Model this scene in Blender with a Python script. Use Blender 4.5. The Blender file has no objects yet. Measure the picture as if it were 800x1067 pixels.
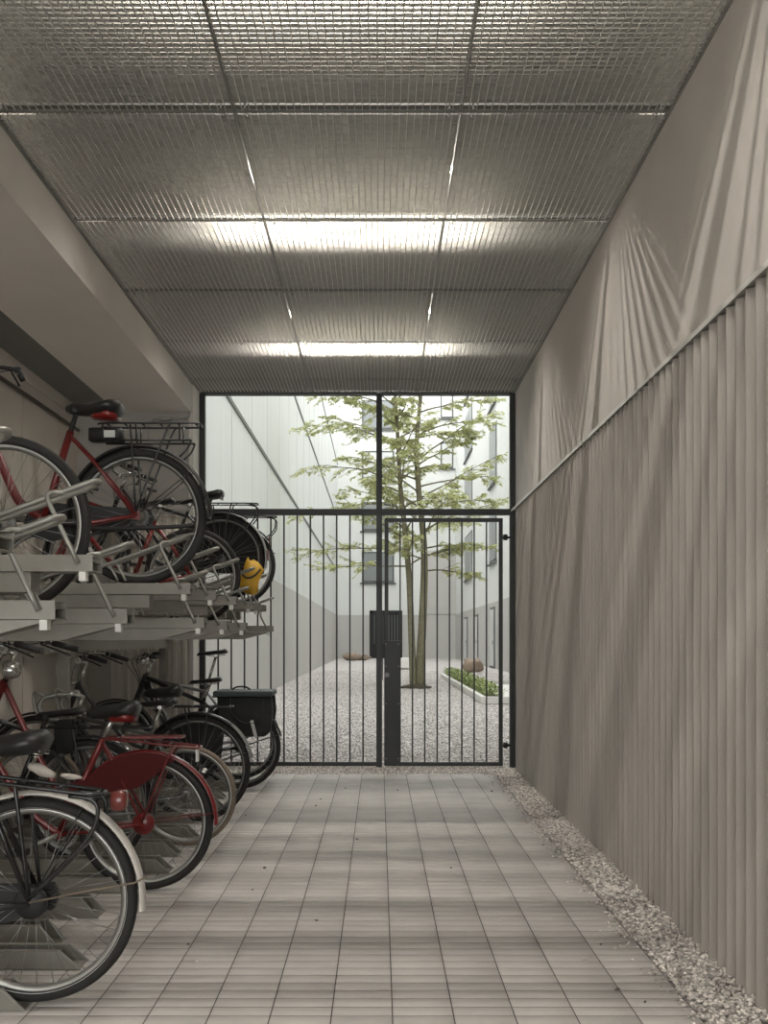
import bpy, math, random
import numpy as np
from mathutils import Vector, Matrix
random.seed(7)
RS = np.random.RandomState(11)
C = bpy.context.scene.collection
PI = math.pi
F = 1073.0; H = 1.25; VX, VY = 395.0, 665.0     # focal length in pixels, eye height, vanishing point

# ------------------------------------------------------------------ materials
def nodes(name):
    m = bpy.data.materials.new(name); m.use_nodes = True
    nt = m.node_tree
    b = nt.nodes['Principled BSDF']
    return m, nt, b

def mat(name, col, rough=0.5, metal=0.0, var=0.0, scale=8.0, bump=0.0, bscale=60.0, island=0.0, stretch=None, spec=None, coat=0.0):
    m, nt, b = nodes(name)
    b.inputs['Roughness'].default_value = rough
    b.inputs['Metallic'].default_value = metal
    if spec is not None: b.inputs['Specular IOR Level'].default_value = spec
    if coat: b.inputs['Coat Weight'].default_value = coat
    L = nt.links
    tc = nt.nodes.new('ShaderNodeTexCoord')
    vec = tc.outputs['Object']
    if stretch:
        mp = nt.nodes.new('ShaderNodeMapping'); mp.inputs['Scale'].default_value = stretch
        L.new(vec, mp.inputs['Vector']); vec = mp.outputs['Vector']
    last = None
    rgb = nt.nodes.new('ShaderNodeRGB'); rgb.outputs[0].default_value = (*col, 1); last = rgb.outputs[0]
    def mul(fac_socket, amt):
        nonlocal last
        mr = nt.nodes.new('ShaderNodeMapRange')
        mr.inputs['To Min'].default_value = 1 - amt; mr.inputs['To Max'].default_value = 1 + amt
        L.new(fac_socket, mr.inputs['Value'])
        mx = nt.nodes.new('ShaderNodeMix'); mx.data_type = 'RGBA'; mx.blend_type = 'MULTIPLY'
        mx.inputs['Factor'].default_value = 1
        cmb = nt.nodes.new('ShaderNodeCombineColor')
        for k in range(3): L.new(mr.outputs[0], cmb.inputs[k])
        L.new(last, mx.inputs['A']); L.new(cmb.outputs[0], mx.inputs['B'])
        last = mx.outputs['Result']
    if var:
        n = nt.nodes.new('ShaderNodeTexNoise'); n.inputs['Scale'].default_value = scale
        n.inputs['Detail'].default_value = 5; n.inputs['Roughness'].default_value = .6
        L.new(vec, n.inputs['Vector']); mul(n.outputs['Fac'], var * 2)
    if island:
        g = nt.nodes.new('ShaderNodeNewGeometry'); mul(g.outputs['Random Per Island'], island)
    L.new(last, b.inputs['Base Color'])
    if bump:
        n = nt.nodes.new('ShaderNodeTexNoise'); n.inputs['Scale'].default_value = bscale
        n.inputs['Detail'].default_value = 4
        L.new(tc.outputs['Object'], n.inputs['Vector'])
        bp = nt.nodes.new('ShaderNodeBump'); bp.inputs['Strength'].default_value = bump
        bp.inputs['Distance'].default_value = .004
        L.new(n.outputs['Fac'], bp.inputs['Height']); L.new(bp.outputs[0], b.inputs['Normal'])
    return m

M = {}
M['plaster'] = mat('warm_plaster', (.62, .585, .545), .9, var=.05, scale=2, bump=.25, bscale=140)
M['beam'] = mat('beam_plaster', (.77, .73, .68), .9, var=.05, scale=2, bump=.2, bscale=140)
M['cladding'] = mat('ribbed_cladding', (.365, .340, .308), .75, var=.10, scale=3, stretch=(3, 3, .5), bump=.15, bscale=180)
M['leftwall'] = mat('tan_panel', (.68, .63, .565), .85, var=.06, scale=2, bump=.15)
M['endwall'] = mat('grey_render', (.46, .435, .40), .85, var=.06, scale=2, bump=.15)
M['darkceil'] = mat('grey_board', (.24, .235, .22), .85, var=.04, scale=2)
M['slab'] = mat('raw_slab', (.26, .25, .235), .9, var=.1, scale=2)
M['paver'] = mat('grey_paver', (.455, .435, .41), .8, var=.10, scale=4, bump=.35, bscale=160, island=.06)
M['joint'] = mat('joint_sand', (.06, .055, .05), .95, var=.15, scale=40)
M['stone'] = mat('pebble', (.58, .54, .50), .85, var=.1, scale=30, island=.55)
M['stone2'] = mat('yard_pebble', (.54, .505, .49), .85, var=.1, scale=30, island=.36)
M['litter'] = mat('dark_pebble', (.13, .12, .11), .85, island=.3)
M['galv'] = mat('galvanised_grating', (.31, .305, .28), .45, .4, var=.12, scale=30)
M['rod'] = mat('bright_rod_steel', (.60, .59, .55), .45, .2, var=.1, scale=30)
M['zinc'] = mat('rack_steel', (.245, .232, .205), .5, .35, var=.10, scale=14)
M['bright'] = mat('bright_tube_steel', (.30, .295, .27), .4, .55, var=.06, scale=20)
M['steelbeam'] = mat('beam_steel', (.20, .20, .19), .5, .5, var=.1, scale=20)
M['flash'] = mat('flashing_metal', (.72, .71, .68), .4, .2, var=.05)
M['gate'] = mat('anthracite_paint', (.016, .017, .016), .45, 0, var=.05)
M['black'] = mat('black_paint', (.010, .010, .010), .3, 0, coat=.3)
M['plastic'] = mat('black_plastic', (.014, .014, .014), .55)
M['rubber'] = mat('tyre_rubber', (.016, .015, .014), .75, var=.1, scale=60, bump=.4, bscale=220)
M['tan'] = mat('tan_tyre', (.17, .135, .10), .7, var=.1, scale=40)
M['leather'] = mat('saddle_cover', (.016, .016, .016), .38, bump=.1, bscale=300)
M['red'] = mat('red_paint', (.135, .006, .006), .32, 0, coat=.4)
M['brightred'] = mat('bright_red_paint', (.19, .009, .007), .35, 0, coat=.3)
M['skirt'] = mat('red_skirt_cloth', (.065, .004, .004), .55, bump=.1, spec=.2)
M['chrome'] = mat('chrome', (.55, .55, .53), .22, .9)
M['alu'] = mat('aluminium', (.36, .36, .34), .4, .8)
M['spoke'] = mat('spoke_steel', (.32, .32, .31), .35, .8)
M['rimdark'] = mat('grey_rim', (.20, .20, .19), .4, .7)
M['white'] = mat('pale_mudguard', (.55, .52, .48), .4, .1, var=.06, scale=6)
M['whitepl'] = mat('white_plastic', (.7, .69, .66), .5)
M['redlens'] = mat('red_lens', (.16, .035, .03), .25, coat=.3)
M['cable'] = mat('cable_sheath', (.02, .02, .02), .5)
M['cloth'] = mat('pale_cloth', (.42, .38, .34), .85, var=.15, scale=20, bump=.3)
M['yellow'] = mat('yellow_cloth', (.62, .36, .03), .6, var=.1, scale=12)
M['bag'] = mat('black_canvas', (.014, .015, .015), .75, bump=.3, bscale=260)
M['bagtop'] = mat('blue_grey_canvas', (.05, .065, .07), .6, bump=.3, bscale=260)
M['grey'] = mat('grey_paint', (.13, .13, .125), .35, .2, coat=.2)
M['reflect'] = mat('reflective_band', (.6, .6, .6), .35)
M['pipe'] = mat('steel_conduit', (.36, .35, .33), .4, .6)
M['brownpipe'] = mat('brown_pipe', (.10, .075, .055), .5, .3)
M['cwhite'] = mat('white_render', (.60, .61, .59), .9, var=.025, scale=.8)
M['cpanel'] = mat('pale_panel_wall', (.58, .595, .58), .7, var=.05, scale=1.2, stretch=(1, 3, .3))
M['plinth'] = mat('grey_plinth', (.43, .42, .40), .85, var=.04, scale=1)
M['ledge'] = mat('grey_ledge', (.10, .11, .10), .6)
M['frame'] = mat('window_frame_grey', (.07, .075, .072), .5)
M['glass'] = mat('window_glass', (.15, .165, .165), .3, 0, spec=.6)
M['blind'] = mat('window_blind', (.5, .51, .50), .5)  # bright glass reflection put into the pane colour; also plain grey for door panels
M['door'] = mat('dark_door', (.005, .005, .005), .6)
M['bark'] = mat('bark', (.17, .155, .10), .85, var=.25, scale=14, bump=.5, bscale=40)
M['curb'] = mat('pale_concrete_curb', (.60, .59, .56), .85, var=.05)
M['soil'] = mat('soil', (.06, .05, .035), .95, var=.2, scale=20)
M['plant'] = mat('bed_leaf', (.22, .27, .09), .6, island=.45)
M['boulder'] = mat('brown_boulder', (.26, .20, .15), .85, var=.25, scale=5, bump=.6, bscale=14)
M['bench'] = mat('white_stone', (.72, .71, .68), .8, var=.03)

def leaf_mat():
    m, nt, b = nodes('tree_leaf')
    g = nt.nodes.new('ShaderNodeNewGeometry')
    cr = nt.nodes.new('ShaderNodeValToRGB')
    cr.color_ramp.elements[0].color = (.36, .39, .17, 1); cr.color_ramp.elements[1].color = (.74, .75, .46, 1)
    nt.links.new(g.outputs['Random Per Island'], cr.inputs[0])
    nt.links.new(cr.outputs[0], b.inputs['Base Color'])
    b.inputs['Roughness'].default_value = .6
    tr = nt.nodes.new('ShaderNodeBsdfTranslucent'); nt.links.new(cr.outputs[0], tr.inputs[0])
    ms = nt.nodes.new('ShaderNodeMixShader'); ms.inputs[0].default_value = .35
    out = nt.nodes['Material Output']
    nt.links.new(b.outputs[0], ms.inputs[1]); nt.links.new(tr.outputs[0], ms.inputs[2]); nt.links.new(ms.outputs[0], out.inputs[0])
    return m
M['leaf'] = leaf_mat()

def gravel_mat():
    m, nt, b = nodes('gravel_bed')
    tc = nt.nodes.new('ShaderNodeTexCoord')
    v = nt.nodes.new('ShaderNodeTexVoronoi'); v.inputs['Scale'].default_value = 26
    nt.links.new(tc.outputs['Object'], v.inputs['Vector'])
    sp = nt.nodes.new('ShaderNodeSeparateColor'); nt.links.new(v.outputs['Color'], sp.inputs[0])
    cr = nt.nodes.new('ShaderNodeValToRGB')
    cr.color_ramp.elements[0].color = (.24, .22, .21, 1); cr.color_ramp.elements[1].color = (.55, .52, .50, 1)
    nt.links.new(sp.outputs[0], cr.inputs[0])
    n = nt.nodes.new('ShaderNodeTexNoise'); n.inputs['Scale'].default_value = 1.2
    nt.links.new(tc.outputs['Object'], n.inputs['Vector'])
    mr = nt.nodes.new('ShaderNodeMapRange'); mr.inputs['To Min'].default_value = .85; mr.inputs['To Max'].default_value = 1.15
    nt.links.new(n.outputs['Fac'], mr.inputs['Value'])
    mx = nt.nodes.new('ShaderNodeMix'); mx.data_type = 'RGBA'; mx.blend_type = 'MULTIPLY'; mx.inputs['Factor'].default_value = 1
    cb = nt.nodes.new('ShaderNodeCombineColor')
    for k in range(3): nt.links.new(mr.outputs[0], cb.inputs[k])
    nt.links.new(cr.outputs[0], mx.inputs['A']); nt.links.new(cb.outputs[0], mx.inputs['B'])
    nt.links.new(mx.outputs['Result'], b.inputs['Base Color'])
    b.inputs['Roughness'].default_value = .9
    bp = nt.nodes.new('ShaderNodeBump'); bp.inputs['Strength'].default_value = .8; bp.inputs['Distance'].default_value = .02; bp.invert = True
    nt.links.new(v.outputs['Distance'], bp.inputs['Height']); nt.links.new(bp.outputs[0], b.inputs['Normal'])
    return m
M['gravel'] = gravel_mat()

def emit_mat(name, col, s):
    m, nt, b = nodes(name)
    b.inputs['Base Color'].default_value = (*col, 1)
    b.inputs['Emission Color'].default_value = (*col, 1); b.inputs['Emission Strength'].default_value = s
    return m
LAMP = 790.0
M['tube'] = emit_mat('lamp_tube', (1.0, .935, .86), LAMP)

# ------------------------------------------------------------------ mesh builder
class MB:
    def __init__(s): s.v = []; s.f = []; s.sm = []
    def add(s, vs, fs, smooth=False):
        o = len(s.v); s.v += [tuple(p) for p in vs]
        for f in fs: s.f.append(tuple(i + o for i in f)); s.sm.append(smooth)
        return s
    def box(s, a, b, rot=None, piv=None):
        (x0, y0, z0), (x1, y1, z1) = a, b
        vs = [Vector(p) for p in ((x0,y0,z0),(x1,y0,z0),(x1,y1,z0),(x0,y1,z0),(x0,y0,z1),(x1,y0,z1),(x1,y1,z1),(x0,y1,z1))]
        if rot is not None:
            c = Vector(piv) if piv else (vs[0] + vs[6]) / 2
            vs = [rot @ (p - c) + c for p in vs]
        return s.add(vs, [(0,3,2,1),(4,5,6,7),(0,1,5,4),(1,2,6,5),(2,3,7,6),(3,0,4,7)])
    def prism(s, poly, y0, y1):          # polygon in x,z extruded along y
        n = len(poly)
        vs = [(x, y0, z) for x, z in poly] + [(x, y1, z) for x, z in poly]
        fs = [tuple(range(n)), tuple(range(2*n-1, n-1, -1))] + [(i, i+n, (i+1) % n + n, (i+1) % n) for i in range(n)]
        return s.add(vs, fs)
    def prism_z(s, poly, z0, z1):
        n = len(poly)
        vs = [(x, y, z0) for x, y in poly] + [(x, y, z1) for x, y in poly]
        fs = [tuple(range(n-1, -1, -1)), tuple(range(n, 2*n))] + [(i, (i+1) % n, (i+1) % n + n, i+n) for i in range(n)]
        return s.add(vs, fs)
    def tube(s, pts, r, n=8, closed=False, flat=1.0):
        P = [Vector(p) for p in pts]; k = len(P)
        R = r if isinstance(r, (list, tuple)) else [r] * k
        T = []
        for i in range(k):
            if closed: t = P[(i+1) % k] - P[i-1]
            else: t = P[min(i+1, k-1)] - P[max(i-1, 0)]
            T.append(t.normalized() if t.length > 1e-9 else Vector((0,0,1)))
        ref = Vector((0,1,0)) if abs(T[0].y) < .9 else Vector((1,0,0))
        u = (ref - T[0] * ref.dot(T[0])).normalized()
        vs = []
        for i in range(k):
            u = (u - T[i] * u.dot(T[i]))
            u = u.normalized() if u.length > 1e-6 else T[i].orthogonal().normalized()
            w = T[i].cross(u)
            for j in range(n):
                a = 2*PI*j/n
                vs.append(P[i] + (u * math.cos(a) * flat + w * math.sin(a)) * R[i])
        fs = []
        m = k if closed else k - 1
        for i in range(m):
            for j in range(n):
                a = i*n + j; b = i*n + (j+1) % n; i2 = (i+1) % k
                fs.append((a, b, i2*n + (j+1) % n, i2*n + j))
        s.add(vs, fs, True)
        if not closed:
            o = len(s.v) - len(vs)
            s.f.append(tuple(o + j for j in range(n-1, -1, -1))); s.sm.append(False)
            s.f.append(tuple(o + (k-1)*n + j for j in range(n))); s.sm.append(False)
        return s
    def lathe_y(s, prof, c, n=40, closed_prof=True):      # profile (radius, y) revolved about an axis along y through c
        cx, cy, cz = c; k = len(prof); vs = []
        for i in range(n):
            a = 2*PI*i/n
            for r, y in prof: vs.append((cx + r*math.cos(a), cy + y, cz + r*math.sin(a)))
        fs = []
        for i in range(n):
            for j in range(k if closed_prof else k-1):
                fs.append((i*k+j, i*k+(j+1) % k, ((i+1) % n)*k+(j+1) % k, ((i+1) % n)*k+j))
        return s.add(vs, fs, True)
    def sweep_arc(s, prof, c, a0, a1, n=28):              # open arc of a closed profile (radius, y) round c
        cx, cy, cz = c; k = len(prof); vs = []
        for i in range(n+1):
            a = a0 + (a1-a0)*i/n
            for r, y in prof: vs.append((cx + r*math.cos(a), cy + y, cz + r*math.sin(a)))
        fs = []
        for i in range(n):
            for j in range(k): fs.append((i*k+j, i*k+(j+1) % k, (i+1)*k+(j+1) % k, (i+1)*k+j))
        s.add(vs, fs, True)
        o = len(s.v) - len(vs)
        s.f.append(tuple(o+j for j in range(k))); s.sm.append(False)
        s.f.append(tuple(o+n*k+j for j in range(k-1, -1, -1))); s.sm.append(False)
        return s
    def loft(s, rings):
        n = len(rings[0]); vs = [p for r in rings for p in r]; fs = []
        for i in range(len(rings)-1):
            for j in range(n): fs.append((i*n+j, i*n+(j+1) % n, (i+1)*n+(j+1) % n, (i+1)*n+j))
        fs.append(tuple(range(n-1, -1, -1))); fs.append(tuple((len(rings)-1)*n+j for j in range(n)))
        return s.add(vs, fs, True)
    def mesh(s, name, m):
        me = bpy.data.meshes.new(name); me.from_pydata(s.v, [], s.f)
        me.polygons.foreach_set('use_smooth', s.sm)
        me.materials.append(m)
        me.update(); return me
    def obj(s, name, m, parent=None, loc=(0,0,0)):
        return link(name, s.mesh(name, m), parent, loc)

def link(name, me, parent=None, loc=(0,0,0)):
    o = bpy.data.objects.new(name, me); C.objects.link(o); o.location = loc
    if parent: o.parent = parent
    return o
def tag(o, label=None, cat=None, group=None, kind=None):
    if label: o['label'] = label
    if cat: o['category'] = cat
    if group: o['group'] = group
    if kind: o['kind'] = kind
    return o
def thing(name, label, cat, loc=(0,0,0), rz=0, group=None):
    o = bpy.data.objects.new(name, None); C.objects.link(o); o.location = loc; o.rotation_euler = (0,0,rz)
    o.empty_display_size = .1
    return tag(o, label, cat, group)
def structure(name, mb, m): return tag(mb.obj(name, m), kind='structure')
def bevel(o, w=.004, seg=2):
    b = o.modifiers.new('bevel', 'BEVEL'); b.width = w; b.segments = seg; b.limit_method = 'ANGLE'; return o

def smooth_path(pts, sub=6, closed=False):
    P = [Vector(p) for p in pts]; n = len(P); out = []
    rng = range(n if closed else n-1)
    for i in rng:
        p0 = P[i-1] if (i > 0 or closed) else P[0]; p1 = P[i]; p2 = P[(i+1) % n]
        p3 = P[(i+2) % n] if (i+2 < n or closed) else P[-1]
        for k in range(sub):
            t = k/sub
            out.append(.5*((2*p1)+(-p0+p2)*t+(2*p0-5*p1+4*p2-p3)*t*t+(-p0+3*p1-3*p2+p3)*t**3))
    if not closed: out.append(P[-1])
    return out

# ------------------------------------------------------------------ setting
XR, XC, XL = 1.305, 1.300, -1.735
ZC = 3.603; ZS = 3.90; YG = 9.9; YB = 9.55; Y0 = -4.0; XW = -2.80

def stones(n, sampler, smin, smax, flat=.65):
    ico = np.array([(0,0,1),(.894,0,.447),(.276,.851,.447),(-.724,.526,.447),(-.724,-.526,.447),(.276,-.851,.447),
                    (.724,.526,-.447),(-.276,.851,-.447),(-.894,0,-.447),(-.276,-.851,-.447),(.724,-.526,-.447),(0,0,-1)])
    fc = np.array([(0,1,2),(0,2,3),(0,3,4),(0,4,5),(0,5,1),(1,6,2),(2,7,3),(3,8,4),(4,9,5),(5,10,1),(2,6,7),(3,7,8),(4,8,9),(5,9,10),(1,10,6),(6,11,7),(7,11,8),(8,11,9),(9,11,10),(10,11,6)])
    pos = sampler(n); n = len(pos)
    V = np.repeat(ico[None], n, 0) * RS.uniform(.72, 1.28, (n, 12, 1))
    s = RS.uniform(smin, smax, (n, 1, 1)); V = V * s
    V[:, :, 0] *= RS.uniform(.8, 1.4, (n, 1)); V[:, :, 2] *= RS.uniform(flat*.7, flat*1.3, (n, 1))
    ax = RS.uniform(-.5, .5, n); a = RS.uniform(0, 2*PI, n)
    c, q = np.cos(ax)[:, None], np.sin(ax)[:, None]
    y, z = V[:, :, 1]*c - V[:, :, 2]*q, V[:, :, 1]*q + V[:, :, 2]*c
    x = V[:, :, 0]; c, q = np.cos(a)[:, None], np.sin(a)[:, None]
    V = np.stack([x*c - y*q, x*q + y*c, z], -1) + pos[:, None, :]
    Fc = (fc[None] + (np.arange(n)*12)[:, None, None]).reshape(-1, 3)
    return V.reshape(-1, 3), Fc
def np_mesh(name, V, Fc, m):
    me = bpy.data.meshes.new(name)
    nf, k = Fc.shape
    me.vertices.add(len(V)); me.vertices.foreach_set('co', V.astype(np.float32).ravel())
    me.loops.add(nf*k); me.loops.foreach_set('vertex_index', Fc.astype(np.int32).ravel())
    me.polygons.add(nf); me.polygons.foreach_set('loop_start', np.arange(0, nf*k, k, dtype=np.int32))
    me.polygons.foreach_set('loop_total', np.full(nf, k, dtype=np.int32))
    me.update(calc_edges=True); me.validate(); me.materials.append(m)
    return me

# floor: stack-bond pavers, each a small chamfered block, joints bedded in sand
PW, PD = .2025, .0823
XE = 1.0565; YE = 9.50
vs, fs = [], []
ncol, nrow = 20, 116
for i in range(ncol):
    for j in range(nrow):
        x1 = XE - i*PW; x0 = x1 - PW; y1 = YE - j*PD; y0 = y1 - PD
        x0 = max(x0, XW + .001)
        if x1 - x0 < .03: continue
        gx_, gy_ = .0021, .0034; z = RS.uniform(-.0002, .0003); tx, ty = RS.uniform(-.00015, .00015, 2)
        o = len(vs)
        for (e, zz) in ((0, -.02), (0, -.0006), (.0005, 0)):
            ex, ey = gx_+e, gy_+e
            vs += [(x0+ex, y0+ey, zz+z-tx-ty), (x1-ex, y0+ey, zz+z+tx-ty), (x1-ex, y1-ey, zz+z+tx+ty), (x0+ex, y1-ey, zz+z-tx+ty)]
        for r in (0, 4):
            for q in range(4): fs.append((o+r+q, o+r+(q+1) % 4, o+r+4+(q+1) % 4, o+r+4+q))
        fs.append((o+8, o+9, o+10, o+11))
tag(link('floor', np_mesh('floor', np.array(vs), np.array(fs), M['paver'])), kind='structure')
structure('trim_1', MB().box((XW, Y0-.6, -.10), (XE+.001, YE, -.0014)), M['joint'])          # sand bed under the pavers
structure('trim_2', MB().box((XW, Y0-.6, -.03), (XR, YE-nrow*PD, 0)), M['paver'])         # paving behind the camera

# right wall: plaster above, ribbed cladding below, flashing between
structure('wall_right', MB().box((XR, Y0, 2.47), (XR+.25, YG+.06, ZS)).box((XR+.03, Y0, -.1), (XR+.25, YG-.3, 2.47)).box((XR, YG-.44, -.1), (XR+.25, YG+.06, 2.47)), M['plaster'])
pitch = .0985; zt = 2.452
poly = []
y = Y0
while y < YG-.50:
    poly += [(1.322, y), (1.322, y+.004), (1.262, y+.056), (1.262, y+.069)]
    y += pitch
poly += [(1.322, y), (1.330, y), (1.330, Y0)]
cl = MB()
n = len(poly)
cl.add([(x, yy, -.02) for x, yy in poly] + [(x, yy, zt) for x, yy in poly],
       [tuple(range(n, 2*n))] + [(i, (i+1) % n, (i+1) % n+n, i+n) for i in range(n)])
structure('trim_3', cl, M['cladding'])
structure('trim_4', MB().prism([(1.248, zt+.016), (1.253, zt+.020), (XR+.01, zt+.032), (XR+.01, zt+.018), (1.254, zt+.004), (1.248, zt-.006)], Y0, YG-.16), M['flash'])

# left bay
structure('beam_left', MB().box((-2.41, Y0, 3.337), (XL, YB+.02, ZS)), M['beam'])
structure('ceiling_left', MB().box((XW-.2, Y0, 3.40), (-2.41, YB+.02, ZS)), M['darkceil'])
lw = MB().box((XW-.25, Y0, -.1), (XW-.012, YB+.2, 3.42))
yy = Y0
while yy < YB:
    lw.box((XW-.02, yy+.006, 0), (XW, min(yy+.92, YB), 3.28)); yy += .93
lw.box((XW-.02, Y0, 3.292), (XW, YB, 3.42))
structure('wall_left', lw, M['leftwall'])
structure('wall_back', MB().box((XW-.25, YB, -.1), (XL-.03, YG+.06, ZS)), M['endwall'])
structure('trim_5', MB().box((XL-.03, YB, -.1), (XL+.012, YG+.06, ZS)), M['beam'])
poly = [(-1.77, YB+.005)]
x = -1.78
while x > -2.45:
    poly += [(x, YB-.006), (x-.014, YB-.022), (x-.040, YB-.022), (x-.054, YB-.006)]; x -= .088
poly += [(x, YB-.006), (x, YB+.005)]
structure('trim_6', MB().prism_z(poly[::-1], 0.0, 2.40), M['leftwall'])
structure('ceiling', MB().box((XL, Y0, ZS), (XR, YG+.06, ZS+.2)), M['slab'])
structure('lintel', MB().box((XL, YG+.02, ZC-.012), (XR, YG+.06, ZS)), M['gate'])

# ------------------------------------------------------------------ gratings
BH = .022
def grating_mesh(w, d):
    cells = round(w/.0333); rows = round(d/.0333)
    bars = MB(); rods = MB(); fr = MB()
    for i in range(2, rows-1): y = d*i/rows; bars.box((.004, y-.0013, 0), (w-.004, y+.0013, BH))
    for i in range(1, cells): x = w*i/cells; rods.box((x-.0019, .004, -.001), (x+.0019, d-.004, .006))
    fr.box((0, 0, -.001), (.004, d, BH+.002)); fr.box((w-.004, 0, -.001), (w, d, BH+.002))
    fr.box((.004, 0, 0), (w-.004, .003, .006)); fr.box((.004, d-.003, 0), (w-.004, d, .006))
    cps = []
    for cx in (.05, w-.05):
        for cy in (.03, d-.03):
            cps.append(MB().tube([(cx, cy, -.006), (cx, cy, -.001)], .008, 8).tube([(cx, cy, -.003), (cx, cy, BH)], .004, 6).mesh('clip', M['chrome']))
    return {'bearing_bars': bars.mesh('bearing_bars', M['galv']), 'cross_rods': rods.mesh('cross_rods', M['rod']),
            'edge_frame': fr.mesh('edge_frame', M['galv']), 'clip': cps}
cols = [(XL+.012, -.651, 'left'), (-.645, .361, 'middle'), (.367, XR-.008, 'right')]
rows = [(9.40, 9.86), (8.2, 9.4), (7.0, 8.2), (5.8, 7.0), (4.6, 5.8), (3.4, 4.6), (2.2, 3.4), (1.0, 2.2), (-.2, 1.0)]
ordin = ['nearest the gate', 'second from the gate', 'third from the gate', 'fourth from the gate', 'fifth from the gate', 'sixth from the gate', 'seventh from the gate', 'eighth from the gate', 'ninth from the gate, over the camera']
cache = {}
for r, (ya, yb) in enumerate(rows):
    for x0, x1, nm in cols:
        key = (round(x1-x0, 3), round(yb-ya, 3))
        if key not in cache: cache[key] = grating_mesh(x1-x0, yb-ya-.012)
        t = thing('ceiling_grating', f'galvanised mesh ceiling grating in the {nm} column, row {ordin[r]}', 'ceiling grating', (x0, ya+.006, ZC), 0, 'ceiling gratings')
        for pn, me in cache[key].items():
            for m_ in (me if isinstance(me, list) else [me]): link(pn, m_, t)
for k, yj in enumerate((9.4, 8.2, 7.0, 5.8, 4.6, 3.4, 2.2, 1.0)):
    fw = .032 if k in (0, 2, 4, 6) else .014
    b = MB().box((XL+.002, yj-fw, ZC+.008), (XR-.002, yj+fw, ZC+.013)).box((XL+.002, yj-.003, ZC+.013), (XR-.002, yj+.003, ZC+BH+.016))
    tag(b.obj('ceiling_beam', M['steelbeam']), f'grey steel cross beam carrying the gratings, {["first","second","third","fourth","fifth","sixth","seventh","eighth"][k]} from the gate', 'beam', 'cross beams above the gratings')
for st, x0 in enumerate((XL+.001, XR-.009)):
    structure('trim_%d' % (7+st), MB().box((x0, -.2, ZC-.004), (x0+.008, YG, ZC+.03)), M['galv'])
# tube lamps above the gratings
for k, (yl, where) in enumerate(((3.24, 'above the bright mesh at the top of the picture'), (5.71, 'above the bright band of mesh in mid ceiling'), (8.16, 'above the band of mesh nearest the gate'), (.80, 'over the place the picture was taken from'))):
    t = thing('tube_lamp', f'warm white tube lamp glowing {where}', 'lamp', (-.18, yl, ZS), 0, 'tube lamps above the gratings')
    MB().box((-.80, -.035, -.045), (.80, .035, -.001)).obj('housing', M['whitepl'], t)
    MB().tube([(-.76, 0, -.066), (.76, 0, -.066)], .0048, 10).obj('tube', M['tube'], t)
    for sx in (-1, 1): MB().box((sx*.775-.015, -.015, -.085), (sx*.775+.015, .015, -.045)).obj('socket', M['whitepl'], t)

# ------------------------------------------------------------------ gravel strip and litter
def strip(n):
    y = RS.uniform(2.2, 9.75, n); x = XE + .005 + (1.30-XE)*RS.uniform(0, 1, n)
    z = RS.uniform(-.002, .016, n) + np.clip((x-1.1)*.06, 0, .012)
    return np.stack([x, y, z], -1)
V1, F1 = stones(20000, strip, .0056, .0104)
def thresh(n):
    x = RS.uniform(-1.66, 1.27, n); y = RS.uniform(YE+.005, 9.98, n); return np.stack([x, y, RS.uniform(-.004, .012, n)], -1)
V2, F2 = stones(15000, thresh, .0048, .009)
V3, F3 = stones(420, lambda n: np.stack([XE-.004-np.abs(RS.normal(0, .035, n)), RS.uniform(2.2, 9.5, n), np.full(n, .004)], -1), .004, .008)
V4, F4 = stones(260, lambda n: np.stack([RS.uniform(-1.6, 1.05, n), YE-.005-np.abs(RS.normal(0, .07, n)), np.full(n, .004)], -1), .004, .007)
allV = np.concatenate([V1, V2, V3, V4]); off = np.cumsum([0, len(V1), len(V2), len(V3)])
allF = np.concatenate([F1, F2+off[1], F3+off[2], F4+off[3]])
tag(link('gravel', np_mesh('gravel', allV, allF, M['stone'])), 'loose pale gravel in the strip along the ribbed wall and under the gate', 'gravel', kind='stuff')
structure('trim_9', MB().box((XE, Y0, -.06), (1.30, YE+.03, -.004)).box((XL, YE+.03, -.06), (XR, YG+.05, -.004)), M['gravel'])
spots = [(657,912),(635,940),(626,985),(608,1000),(672,1045),(643,1032),(380,838),(360,822),(372,875),(386,858),(329,840),(334,833),(409,825),(414,824),(196*1,985),(205,1003),(276,905),(263,928),(248,847),(256,850),(590,862),(544,856),(565,866),(572,872),(514,861),(512,825),(470,905),(520,960),(330,960)]
for k, (px, py) in enumerate(spots):
    Y = F*H/(py-VY); x = (px-VX)*Y/F
    vv, ff = stones(1, lambda n: np.array([[0, 0, .004]]), .006, .010)
    o = link('pebble', np_mesh('pebble', vv, ff, M['litter'] if k % 3 else M['stone']), None, (x, Y, .001))
    tag(o, 'tiny loose pebble lying on the grey pavers', 'pebble', 'loose pebbles on the paving')

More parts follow.
